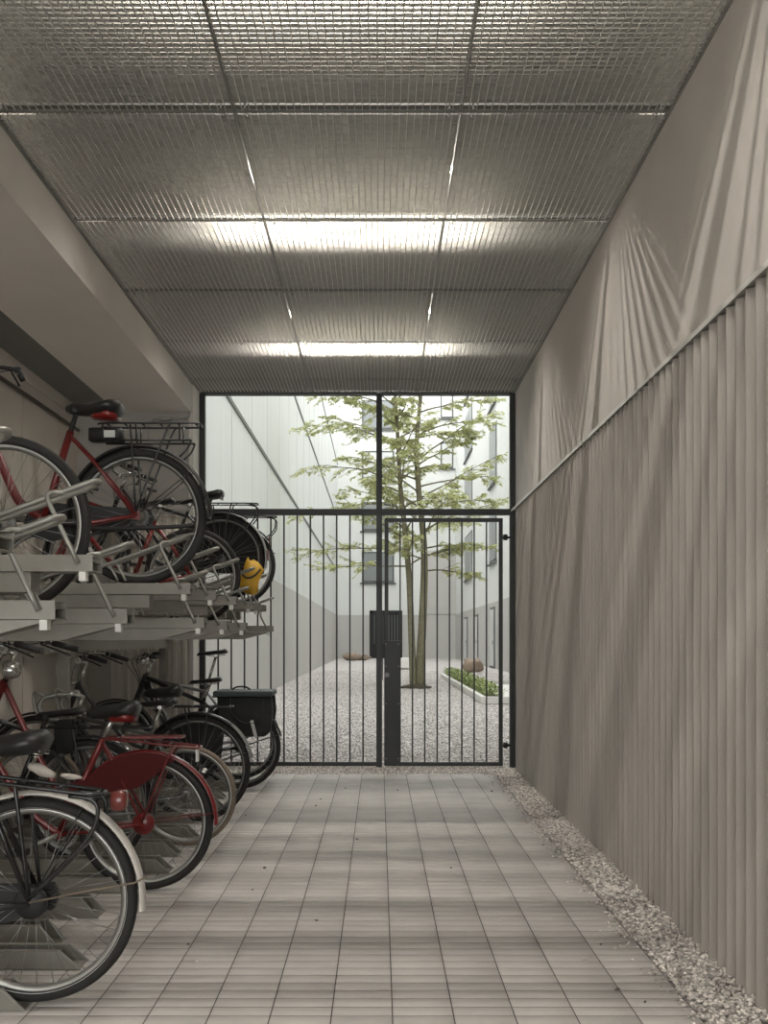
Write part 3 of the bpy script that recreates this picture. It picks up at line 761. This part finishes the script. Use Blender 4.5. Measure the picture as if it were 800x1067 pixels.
sb = MB().loft([[(x*w, y*w, z) for x, y in ((-.055,-.04),(.055,-.04),(.055,.04),(-.055,.04))] for z, w in ((-.17,.6),(-.13,1.0),(-.03,1.0),(.02,.7))])
tag(bevel(sb.obj('saddle_bag', M['bag'], None, (-1.71, 5.62, .79)), .015), 'small black bag hanging below the flat saddle', 'bag')

# upper tier
bike('city_bicycle', 'dark upper tier bicycle cut by the left picture edge, only its wheel showing', (-1.476, 4.03, 1.342),
     dict(r=.351, paint='black', tyre='rubber', rim='alu', bb=(-.45, 0, -.07), seat_angle=70, seat_tube=.48, post=.1, saddle_w=.08, bar='flat', bar_h=.62, cassette=True, crank_a=2.4))
u2, AU2, _, _ = bike('electric_bicycle', 'red bicycle on the upper tier with black battery rack and raised saddle', (-1.235, 5.29, 1.523),
     dict(r=.350, wb=1.12, paint='red', frame='wave', tyre='rubber', rim='rimdark', wid=.023, guard='plastic', guard_a=(-2, 185), guard_w=.031, rack='black', rack_z=.47, rack_x=(-.20, .32), rack_low=True, rack_n=6, rack_legs=(-.03, .19), battery=True, saddle_w=.115, saddle_wide=True, saddle_l=.285, saddle_skirt=True, saddle_tilt=.08, bb=(-.49, 0, -.02), seat_angle=73, seat_tube=.48, post=.105, post_mat='plastic', saddle_dx=.135, bar='swept', bar_h=.76, sweep=.11, bar_mat='plastic', reach=.03, case='plastic', cassette=True, kickstand='plastic', tube_r=.019, stay_r=.0105, crank_a=3.0, guard_stays=(40,), head0=.42, head1=.60))
bike('city_bicycle', 'red bicycle deeper in the upper tier, no mudguards, dark rear tyre low on its tray', (-1.360, 7.5, 1.348),
     dict(r=.352, paint='brightred', frame='diamond', tyre='rubber', rim='alu', bb=(-.45, 0, -.07), seat_angle=69, seat_tube=.50, post=.12, saddle_w=.085, bar='flat', bar_h=.64, cassette=True, tube_r=.017, stay_r=.010, crank_a=1.8))
u4, AU4, _, _ = bike('city_bicycle', 'black upper tier bicycle with closed dark skirt guard and silver-edged mudguard', (-1.285, 8.37, 1.548),
     dict(r=.352, paint='black', frame='step', tyre='rubber', rim='rimdark', guard='black', guard_a=(-15, 180), guard_tip='alu', tip_span=75, tip_label='silver edge on the mudguard', rack='black', rack_z=.44, rack_x=(-.22, .30), rack_hook=True, skirt='bag', skirt_sides=(1,), skirt_a=(-20, 180), skirt_low=[(-.30, -.10), (.0, -.12), (.2, -.13)], saddle_w=.085, saddle_wide=False, bb=(-.45, 0, -.07), seat_angle=68, seat_tube=.48, post=.06, bar_h=.66, reflector=(.385, .02), crank_a=2.9))
bike('city_bicycle', 'dark bicycle last on the upper tier beside the gate, with rear rack and reflector', (-1.262, 9.05, 1.535),
     dict(r=.352, paint='plastic', tyre='rubber', rim='alu', guard='black', guard_a=(35, 180), rack='black', rack_z=.43, rack_x=(-.22, .36), rack_hook=True, rack_plate=True, saddle_w=.10, saddle_wide=True, springs=True, bb=(-.45, 0, -.07), seat_angle=70, seat_tube=.52, post=.20, bar='flat', bar_h=.66, reflector=(.30, .22), crank_a=.7))
# yellow bag
yb = MB(); rings = []
for z, a, b in ((-.13,.02,.02),(-.115,.065,.045),(-.05,.085,.06),(.03,.08,.055),(.09,.06,.04),(.12,.03,.02)):
    rings.append([(a*math.cos(q)*(1+.16*math.sin(3*q+z*30)+RS.uniform(-.10,.10)) + .02*math.sin(z*25), b*math.sin(q)*(1+RS.uniform(-.2,.2)), z + .02*math.sin(2*q)+RS.uniform(-.008,.008)) for q in np.linspace(0, 2*PI, 16, endpoint=False)])
yb.loft(rings)
ybo = tag(yb.obj('yellow_bag', M['yellow'], None, at(261, 600, 8.12)), 'small crumpled yellow bag hanging by the upper tier wheel near the gate', 'bag')
MB().tube(smooth_path([(-.07,-.03,.02),(-.02,-.066,-.02),(.04,-.06,.0),(.08,-.02,.05)], 5), .008, 6).obj('strap', M['plastic'], ybo)

# ------------------------------------------------------------------ two-tier rack
def upper_tray(Y, ztop, high, label):
    t = thing('rack_tray', label, 'bicycle rack tray', (-.96, Y, ztop), 0, 'pull-out trays of the upper tier')
    ch = MB(); L = -1.75; w = .058
    ch.box((L, -w, -.056), (0, w, -.053)); ch.box((L, -w, -.023), (-.002, w, -.020))
    for s in (-1, 1): ch.box((L, s*w-.002, -.056), (0, s*w+.002, 0)); ch.box((L, s*(w-.012)-.012, -.002), (-.001, s*(w-.012)+.012, 0))
    ch.obj('channel', M['zinc'], t)
    MB().box((-.05, -.03, -.052), (-.035, .052, -.024)).obj('end_plug', M['plastic'], t)
    if high:
        rl = MB().box((L, -.05, -.125), (-.21, .05, -.058))
        rl.box((-1.03, -.028, 1.236-ztop), (-.97, .028, -.126))
    else:
        rl = MB().prism([(-.03, -.058), (-.045, -.066), (-.26, -.122), (L, -.122), (L, -.058)], -.05, .05)
    rl.obj('slide_rail', M['zinc'], t)
    MB().box((-.045, -.064, -.088), (-.022, -.030, -.057)).obj('end_stop', M['whitepl'], t)
    lp = []
    R = .0092; w2 = .040
    def pt(x, y): return (x, y, .004 + (x+.68)*(.255/.70))
    near = [pt(-.68, -w2), pt(-.30, -w2), pt(-.03, -w2)]
    arc = [pt(-.03 + .036*math.sin(a), -w2*math.cos(a)) for a in np.linspace(0, PI, 9)]
    path = [pt(-.68, -w2)] + [pt(x, -w2) for x in np.linspace(-.6, -.05, 5)] + arc + [pt(x, w2) for x in np.linspace(-.05, -.6, 5)] + [pt(-.68, w2)]
    gl = MB().tube(path, R, 10).obj('guide_loop', M['bright'], t)
    y = -.071
    MB().tube(smooth_path([(-.10, -w2, .208), (-.135, -w2-.012, .210), (-.150, y+.004, .190), (-.118, y, .12), (-.046, y, -.03)], 3), .0085, 8).obj('loop_leg', M['bright'], t)
    bk = MB()
    for xx in (-.42, -.38): bk.tube(smooth_path([(xx, -w2, .10), (xx+.03, -.045, .05), (xx+.05, -.045, .012)], 3), .006, 6)
    bk.obj('wheel_clip', M['bright'], t)
    return t
trays = [(2.65, 1), (3.11, 0), (3.51, 1), (3.98, 0), (5.27, 1), (5.70, 0), (6.10, 1), (6.55, 0), (6.97, 1), (7.45, 0), (7.85, 1), (8.34, 0.5), (8.70, 1), (9.30, 0)]
names = ['raised tray cut by the left picture edge, only loop and end in view', 'low tray with open end nearest the camera, under the big left wheel',
 'raised tray just behind the nearest open-ended one, empty', 'low tray under the cut-off wheel, second open end from the left',
 'raised tray carrying the red bicycle with the battery rack', 'low empty tray just beyond the red battery-rack bicycle', 'raised empty tray between two low empty ones beyond the red bicycle',
 'low empty tray, fourth open end from the left', 'raised empty tray just before the deeper red bicycle', 'low tray carrying the deeper red bicycle', 'raised empty tray just beyond the deeper red bicycle',
 'tray carrying the skirt-guarded upper bicycle', 'raised tray under the last upper bicycle', 'low empty tray closest to the gate, its loop against the bars']
for (Y, hi), nm in zip(trays, names):
    hi2 = hi >= .5
    upper_tray(Y + .02 if Y in (5.27, 7.45) else Y, 1.53 if hi2 else 1.362, hi2, 'grey steel ' + nm)
rk = thing('bicycle_rack', 'grey steel two-tier rack frame with posts and a notched lengthwise beam', 'bicycle rack', (-1.96, 0, 0))
for yp in (3.30, 6.40, 9.36):
    p = MB().box((-.032, yp-.035, .006), (.032, yp+.035, 1.165)).box((-.09, yp-.08, 0), (.09, yp+.08, .008)).obj('post', M['zinc'], rk)
bm = MB().box((-.03, 2.0, 1.166), (.03, 9.45, 1.236))
yy = 2.05
while yy < 9.4:
    bm.prism_z([(.030, yy), (.036, yy+.012), (.036, yy+.03), (.030, yy+.042)], 1.158, 1.176); yy += .12
bm.obj('lengthwise_beam', M['zinc'], rk)
MB().box((-.75, 2.0, 1.166), (-.69, 9.45, 1.236)).obj('rear_beam', M['zinc'], rk)
for yp in (3.30, 6.40, 9.36): MB().box((-.75, yp-.03, .0), (-.69, yp+.03, 1.165)).obj('rear_post', M['zinc'], rk)

def floor_tray(Y, xe, hgt, label):
    t = thing('wheel_channel', label, 'bicycle rack channel', (xe, Y, 0), 0, 'floor channels of the lower tier')
    c = MB(); w = .055; L = -1.5
    for s in (-1, 1):
        c.prism([(0, .003), (-.075, hgt), (L, hgt), (L, .003)], s*w-.002, s*w+.002)
        c.prism([(-.075, hgt), (-.075, hgt-.003), (L, hgt-.003), (L, hgt)], *(sorted((s*w, s*(w-.024)))))
    c.box((L, -w, .002), (-.004, w, .005))
    c.obj('channel', M['zinc'], t)
    for s in (-1, 1): MB().prism([(.003, .004), (-.076, hgt+.003), (-.086, hgt+.003), (-.007, .004)], s*w-.004, s*w+.004).obj('end_edge', M['bright'], t)
    return t
fl = [(3.50, -1.185, .075, 'nearest the camera, holding the wheel with the pale mudguard'), (3.93, -1.125, .072, 'second from the camera, empty, behind the nearest wheel'), (4.22, -1.30, .085, 'set back between two longer empty ones'), (4.64, -1.25, .090, 'empty, in front of the red step-through bicycle'),
      (5.10, -1.24, .075, 'holding the red step-through bicycle'), (5.52, -1.115, .075, 'seen through the spokes of the red bicycle, lower one'), (5.94, -1.150, .080, 'seen through the spokes of the red bicycle, upper one'), (6.42, -1.125, .078, 'just beyond the tan-tyred bicycle'),
      (7.0, -1.25, .075, 'holding the bicycle with dark skirt guard'), (7.6, -1.15, .075, 'empty, before the striped bicycle'), (8.05, -1.2, .075, 'just before the striped bicycle, set further in'), (8.52, -1.2, .075, 'holding the striped bicycle'), (9.08, -1.25, .075, 'closest to the gate')]
for Y, xe, hg, lb in fl: floor_tray(Y, xe, hg, 'grey steel floor channel ' + lb)
MB_ = MB().box((-.03, -.05, .0), (.03, .05, .012)).prism([(-.02, .01), (.02, .01), (.024, .10), (.0, .13), (-.024, .10)], -.006, .006)
tag(MB_.obj('wheel_stop', M['zinc'], None, (-1.275, 5.36, 0)), 'upright grey wheel stop plate beside the red bicycle hub', 'wheel stop')

# pipes on the walls
pp = MB().tube([(XW+.03, 2.5, 3.135), (XW+.03, 9.48, 3.165)], .016, 10)
for yy in (4.0, 6.5): pp.box((XW, yy-.008, 3.125), (XW+.045, yy+.008, 3.175))
tag(pp.obj('wall_pipe', M['brownpipe']), 'thin brown pipe running along the left wall high up', 'pipe')
cx = XL+.035
cd = MB().tube(smooth_path([(XL-.02, YB-.03, ZC+.0), (XL-.02, YB-.03, 3.40), (XL-.022, YB-.03, 3.31), (XL-.07, YB-.03, 3.285), (-1.98, YB-.03, 3.285)], 5), .011, 8)
cd.tube(smooth_path([(-1.98, YB-.03, 3.285), (-2.08, YB-.03, 3.28), (-2.13, YB-.03, 3.22), (-2.13, YB-.02, 3.10)], 4), .008, 8)
cd.box((-2.03, YB-.05, 3.265), (-1.93, YB, 3.305)); cd.box((XL-.24, YB-.045, 3.27), (XL-.21, YB, 3.30))
tag(cd.obj('conduit', M['pipe']), 'thin metal conduit bending round the end of the left beam', 'conduit')

# ------------------------------------------------------------------ courtyard
XCL, XCR, YF = -2.62, 4.80, 64.5
gd = MB().box((XCL-.3, YG+.05, -.3), (XCR+.3, YF+.3, -.012)); structure('ground', gd, M['gravel'])
def yard(n):
    y = 10.0 + 30.0*RS.uniform(0, 1, n)**2.3
    x = RS.uniform(-2.58, 4.2, n)*np.clip(y/14, .6, 1)
    return np.stack([x, y, RS.uniform(-.010, .004, n)], -1)
V5, F5 = stones(42000, yard, .008, .016)
tag(link('courtyard_gravel', np_mesh('courtyard_gravel', V5, F5, M['stone2'] if 'stone2' in M else M['stone'])), 'pale pinkish gravel covering the courtyard ground behind the gate', 'gravel', kind='stuff')
HT = 17.2
wl = MB().box((XCL-.4, YG+.06, 2.69), (XCL, YF, HT)); structure('wall_courtyard_left', wl, M['cpanel'])
structure('wall_passage_front', MB().box((XCL-.4, YG+.06, 3.92), (XCR+.4, YG+.4, 9.0)).box((XR, YG+.06, -.1), (XCR+.4, YG+.4, 3.92)).box((XCL-.4, YG+.06, -.1), (XL-.0, YG+.4, 3.92)), M['cwhite'])
structure('trim_20', MB().box((XCL-.4, YG+.4, -.1), (XCL+.03, YF, 2.69)), M['plinth'])
for k, z in enumerate((5.44, 8.75, 12.15)):
    structure('trim_%d' % (21+k), MB().box((XCL, YG+.4, z-.055), (XCL+.025, YF, z+.03)), M['ledge'])
jn = MB()
for y in np.arange(12.5, YF, 2.9):
    for z0, z1 in ((2.72, 5.32), (5.5, 8.62), (8.82, 12.0), (12.25, HT)): jn.box((XCL, y-.008, z0), (XCL+.004, y+.008, z1))
structure('trim_24', jn, M['plinth'])
structure('wall_far', MB().box((XCL-.4, YF, 2.70), (XCR+.4, YF+.4, HT)), M['cwhite'])
structure('trim_25', MB().box((XCL, YF-.05, -.1), (XCR, YF+.3, 2.70)), M['plinth'])
structure('trim_26', MB().box(at(445, 0, YF)[:2] and (at(445, 0, YF)[0], YF-.06, 2.75), (XCR, YF, 6.75)), M['plinth'])
structure('wall_courtyard_right', MB().box((XCR, YG+.06, 2.75), (XCR+.4, YF, HT)), M['cwhite'])
structure('trim_27', MB().box((XCR-.03, YG+.4, -.1), (XCR+.4, YF, 2.75)), M['plinth'])
def far_window(px0, px1, y0, y1, n, label, mull=True, m='glass'):
    x0, _, z1 = at(px0, y0, YF); x1, _, z0 = at(px1, y1, YF)
    w = structure('window_%d' % n, MB().box((x0, YF-.05, z0), (x1, YF+.05, z1)).box((x0-.12, YF-.12, z0-.10), (x1+.12, YF, z0-.02)), M['frame'])
    q = (x0+x1)/2
    pn = MB()
    if mull:
        pn.box((x0+.1, YF-.07, z0+.1), (q-.06, YF-.045, z1-.1)); pn.box((q+.06, YF-.07, z0+.1), (x1-.1, YF-.045, z1-.1))
    else: pn.box((x0+.08, YF-.07, z0+.1), (x1-.08, YF-.045, z1-.1))
    pn.obj('pane', M[m], w)
k = 1
for (y0, y1) in ((417, 447.5), (470, 501), (523, 553), (575, 607)):
    far_window(377, 410.5, y0, y1, k, '', True, 'blind' if k == 2 else 'glass'); k += 1
for (y0, y1) in ((409, 436), (461, 488), (516, 545)):
    far_window(459, 472, y0, y1, k, '', False, 'blind'); k += 1
for yc in (55.3, 43.4):
    for z0 in (4.45, 7.75, 11.05, 14.3):
        hw = 2.3 if yc > 50 else 1.35
        w = structure('window_%d' % k, MB().box((XCR-.02, yc-hw, z0), (XCR+.05, yc+hw, z0+2.4)).box((XCR-.10, yc-hw-.1, z0-.09), (XCR, yc+hw+.1, z0-.01)), M['frame']); k += 1
        MB().box((XCR-.04, yc-hw+.1, z0+.1), (XCR-.015, yc+hw-.1, z0+2.3)).obj('pane', M['glass'], w)
# doors in the plinths
x0 = at(385, 0, YF)[0]; x1 = at(419, 0, YF)[0]
d = structure('door_1', MB().box((x0, YF-.16, 0), (x0+.18, YF-.05, 2.98)).box((x1-.18, YF-.16, 0), (x1, YF-.05, 2.98)).box((x0, YF-.16, 2.80), (x1, YF-.05, 2.98)).box((x0, YF-.10, 0), (x1, YF-.052, 2.9)), M['door'])
gr = MB()
for x in np.linspace(x0+.3, x1-.3, 9): gr.box((x-.03, YF-.14, .9), (x+.03, YF-.105, 2.7))
gr.obj('grille', M['frame'], d)
for j, (yc, hw, zz) in enumerate(((43.2, .8, 2.55), (56.5, 1.0, 2.4), (50.5, .9, 2.4))):
    d = structure('door_%d' % (2+j), MB().box((XCR-.07, yc-hw, 0), (XCR-.02, yc+hw, zz)), M['frame'])
    MB().box((XCR-.09, yc-hw+.12, .1), (XCR-.06, yc+hw-.12, zz-.1)).obj('panel', M['blind'], d)
    MB().box((XCR-.13, yc-hw+.2, 1.0), (XCR-.09, yc-hw+.24, 1.15)).obj('door_handle', M['alu'], d)
# planting bed
pb = thing('planting_bed', 'long low planting bed with pale kerb and small green plants', 'planting bed', (1.95, 19.7, 0))
cb = MB().box((0, 0, 0), (.10, 13.2, .13)).box((0.10, 0, 0), (2.82, .12, .13)).box((.45, .12, 0), (.52, 13.2, .09)).box((.10, 13.1, 0), (.45, 13.2, .13))
cb.obj('kerb', M['curb'], pb)
MB().box((.10, .12, 0), (.45, 13.1, .07)).obj('soil', M['soil'], pb)
pl = []; pf = []
for i in range(2600):
    x = random.uniform(.10, .46); y = random.uniform(.14, 13.0); z = .07 + random.uniform(.02, .24)
    a = random.uniform(0, 2*PI); e = random.uniform(-.2, .9); L = random.uniform(.06, .12); w = L*.42
    dx = Vector((math.cos(a)*math.cos(e), math.sin(a)*math.cos(e), math.sin(e))); sd_ = Vector((-math.sin(a), math.cos(a), 0))
    p = Vector((x, y, z)); o = len(pl)
    pl += [p, p + dx*L*.5 + sd_*w*.5 + Vector((0,0,.01)), p + dx*L, p + dx*L*.5 - sd_*w*.5 + Vector((0,0,.01))]
    pf.append((o, o+1, o+2, o+3))
tag(MB().add(pl, pf).obj('plants', M['plant'], pb), kind='stuff')
structure('trim_28', MB().box((2.55, 19.95, -.02), (XCR-.03, 27.4, .02)), M['curb'])
structure('trim_29', MB().box((2.48, 27.4, -.02), (XCR-.03, 27.65, .12)), M['plinth'])
# boulder, bench block, rocks
def rock(name, c, s, m, label, seed, cat='rock'):
    rs = np.random.RandomState(seed); rings = []
    for i in range(1, 8):
        ph = PI*i/8; rings.append([(s[0]*math.sin(ph)**.6*math.cos(a)*(1+.13*rs.randn())*1.05, s[1]*math.sin(ph)**.6*math.sin(a)*(1+.12*rs.randn()), s[2]*(1-math.cos(ph))/2*(1+.07*rs.randn())) for a in np.linspace(0, 2*PI, 12, endpoint=False)])
    o = MB().loft(rings).obj(name, m, None, c); return tag(o, label, cat)
rock('boulder', (3.42, 37.8, -.02), (.36, .34, .52), M['boulder'], 'rounded brown boulder on the gravel at the right of the courtyard', 4, 'boulder')
b = MB().box((0, 0, .05), (.85, .5, .45)).box((.1, .08, 0), (.75, .42, .05)); tag(bevel(b.obj('stone_bench', M['bench'], None, (.52, 41.5, 0)), .015), 'white stone block bench on the gravel left of the tree trunk', 'bench')
rock('rock', (at(366, 684, 58)[0], 58, -.02), (.45, .35, .45), M['boulder'], 'pale rock lying left at the foot of the far wall', 9)
rock('rock', (at(377, 684, 58)[0], 58.3, -.02), (.38, .3, .36), M['boulder'], 'smaller rock beside the pale rock, nearer the dark door', 12)

# ------------------------------------------------------------------ tree
TY = 26.0
def T(px, py, dy=0): Y = TY+dy; return Vector(at(px, py, Y))
tr = thing('tree', 'tall two-stemmed tree with layered light green leaves in the courtyard gravel', 'tree', (.92, TY, 0))
base = Vector((.92, TY, 0))
stA = smooth_path([T(430.5, 717), T(428.5, 660), T(426, 600), T(421, 545), T(416.5, 500), T(414, 450), T(411.5, 410), T(408, 360, .1), T(405, 310, .2)], 6)
stB = smooth_path([T(436.5, 717, .1), T(438, 685), T(440.5, 640, -.1), T(442, 595), T(441, 560), T(436.5, 515), T(434, 470), T(436.5, 430), T(441, 385), T(445, 330), T(446, 290)], 6)
def taper(n, a, b): return [a + (b-a)*i/(n-1) for i in range(n)]
MB().tube([p-base for p in stA], taper(len(stA), .095, .02), 10).obj('stem', M['bark'], tr)
MB().tube([p-base for p in stB], taper(len(stB), .125, .02), 10).obj('stem', M['bark'], tr)
MB().loft([[(q*math.cos(a)*(1+.08*math.sin(5*a)), q*math.sin(a), z) for a in np.linspace(0, 2*PI, 18, endpoint=False)] for z, q in ((-.01,.42),(.03,.40),(.06,.26),(.08,.18))]).obj('root_mound', M['soil'], tr)
br = MB(); LV = []; LF = []
rnd = random.Random(5)
def leaf(p, d, L):
    side = Vector((-d.y, d.x, 0)); side = side.normalized() if side.length > 1e-4 else Vector((1,0,0))
    side = (side + Vector((0,0,rnd.uniform(-.9,.9)))).normalized()
    w = L*.40; o = len(LV); up = Vector((0,0,.10*L))
    LV.extend([p, p + d*L*.45 + side*w*.5 + up, p + d*L, p + d*L*.45 - side*w*.5 + up])
    LF.append((o, o+1, o+2, o+3))
def twig(p, d, L, n, r=.006):
    pts = [p]; q = p.copy(); dd = d.copy()
    for i in range(5):
        q = q + dd*L/5; dd = (dd + Vector((rnd.uniform(-.2,.2), rnd.uniform(-.2,.2), rnd.uniform(-.16,.08)))).normalized(); pts.append(q.copy())
    br.tube(pts, taper(6, r, .003), 4)
    for i in range(n):
        t = rnd.uniform(.2, 1.0)*5; k = min(int(t), 4); pp = pts[k].lerp(pts[k+1], t-k)
        a = rnd.choice((-1, 1))*rnd.uniform(.2, 1.3)
        ld = Vector((dd.x*math.cos(a)-dd.y*math.sin(a), dd.x*math.sin(a)+dd.y*math.cos(a), rnd.uniform(-.8, .2))).normalized()
        leaf(pp + Vector((rnd.uniform(-.02,.02), rnd.uniform(-.02,.02), rnd.uniform(-.02,.02))), ld, rnd.uniform(.085, .15))
    return pts
def branch(p, az, L, rise, r0):
    d = Vector((math.cos(az), math.sin(az), rise)).normalized(); pts = [p.copy()]; q = p.copy(); ns = 9
    for i in range(ns):
        q = q + d*L/ns
        d = (d + Vector((rnd.uniform(-.14,.14), rnd.uniform(-.14,.14), -.018 - .05*rise + rnd.uniform(-.09,.09)))).normalized(); pts.append(q.copy())
        if i >= 2:
            for s in (-1, 1):
                if rnd.random() < .9:
                    a = s*rnd.uniform(.4, 1.15)
                    td = Vector((d.x*math.cos(a)-d.y*math.sin(a), d.x*math.sin(a)+d.y*math.cos(a), rnd.uniform(-.40,.45))).normalized()
                    tp = twig(q.copy(), td, L*rnd.uniform(.16, .34)*(1.2-.5*i/ns), rnd.randint(14, 25))
                    if rnd.random() < .5:
                        td2 = Vector((td.x + rnd.uniform(-.7,.7), td.y + rnd.uniform(-.7,.7), rnd.uniform(-.3,.3))).normalized()
                        twig(tp[2], td2, L*rnd.uniform(.10, .2), rnd.randint(9, 16), .004)
    br.tube(pts, taper(len(pts), r0, .005), 6)
    twig(pts[-1], d, L*.2, 14)
for stem, z0, z1 in ((stA, 3.0, 9.2), (stB, 3.2, 10.2)):
    z = z0; az = rnd.uniform(0, 6)
    while z < z1:
        k = min(range(len(stem)), key=lambda i: abs(stem[i].z - z)); p = stem[k] - base
        az += 2.4 + rnd.uniform(-.6, .6)
        f = 1 - max(0, (z-5.5))/9
        branch(p, az, (2.3 if z > 3.6 else 1.7)*f*rnd.uniform(.6, 1.05), rnd.uniform(.15, .85), .020*f+.006)
        z += rnd.uniform(.15, .27)
for px, py, az, L, rise in ((426, 575, PI, 2.7, .10), (420, 530, PI-.2, 2.6, .30), (424, 590, PI+.25, 2.3, .0), (418, 505, PI+.1, 2.5, .42), (414, 465, PI-.1, 2.3, .55), (412, 430, PI, 2.0, .6), (441, 555, 0, 2.1, .75), (440, 580, .15, 1.7, .25), (437, 520, -.15, 2.1, .65), (442, 595, .3, 1.4, .12), (435, 480, .1, 2.1, .8), (434, 455, -.2, 2.0, .6)):
    branch(T(px, py)-base, az, L, rise, .026)
br.obj('branch', M['bark'], tr)
tag(MB().add(LV, LF).obj('foliage', M['leaf'], tr), kind='stuff')

# ------------------------------------------------------------------ light and camera
w = bpy.data.worlds.new('world'); bpy.context.scene.world = w; w.use_nodes = True
bg = w.node_tree.nodes['Background']
bg.inputs[0].default_value = (.985, .995, .975, 1); bg.inputs[1].default_value = 5.2
cam = bpy.data.cameras.new('camera'); co = bpy.data.objects.new('camera', cam); C.objects.link(co)
co.location = (0, 0, H); co.rotation_euler = (PI/2, 0, 0)
cam.sensor_fit = 'AUTO'; cam.sensor_width = 36; cam.lens = 36*F/1067
cam.shift_x = (400-VX)/1067; cam.shift_y = (VY-533.5)/1067
cam.clip_start = .05; cam.clip_end = 300
sc = bpy.context.scene
sc.camera = co
sc.view_settings.view_transform = 'Standard'; sc.view_settings.look = 'None'; sc.view_settings.gamma = 1
sc.view_settings.use_curve_mapping = False; sc.view_settings.exposure = 0.0
sc.cycles.max_bounces = 10; sc.cycles.diffuse_bounces = 6
sc.cycles.use_denoising = True; sc.cycles.use_adaptive_sampling = False
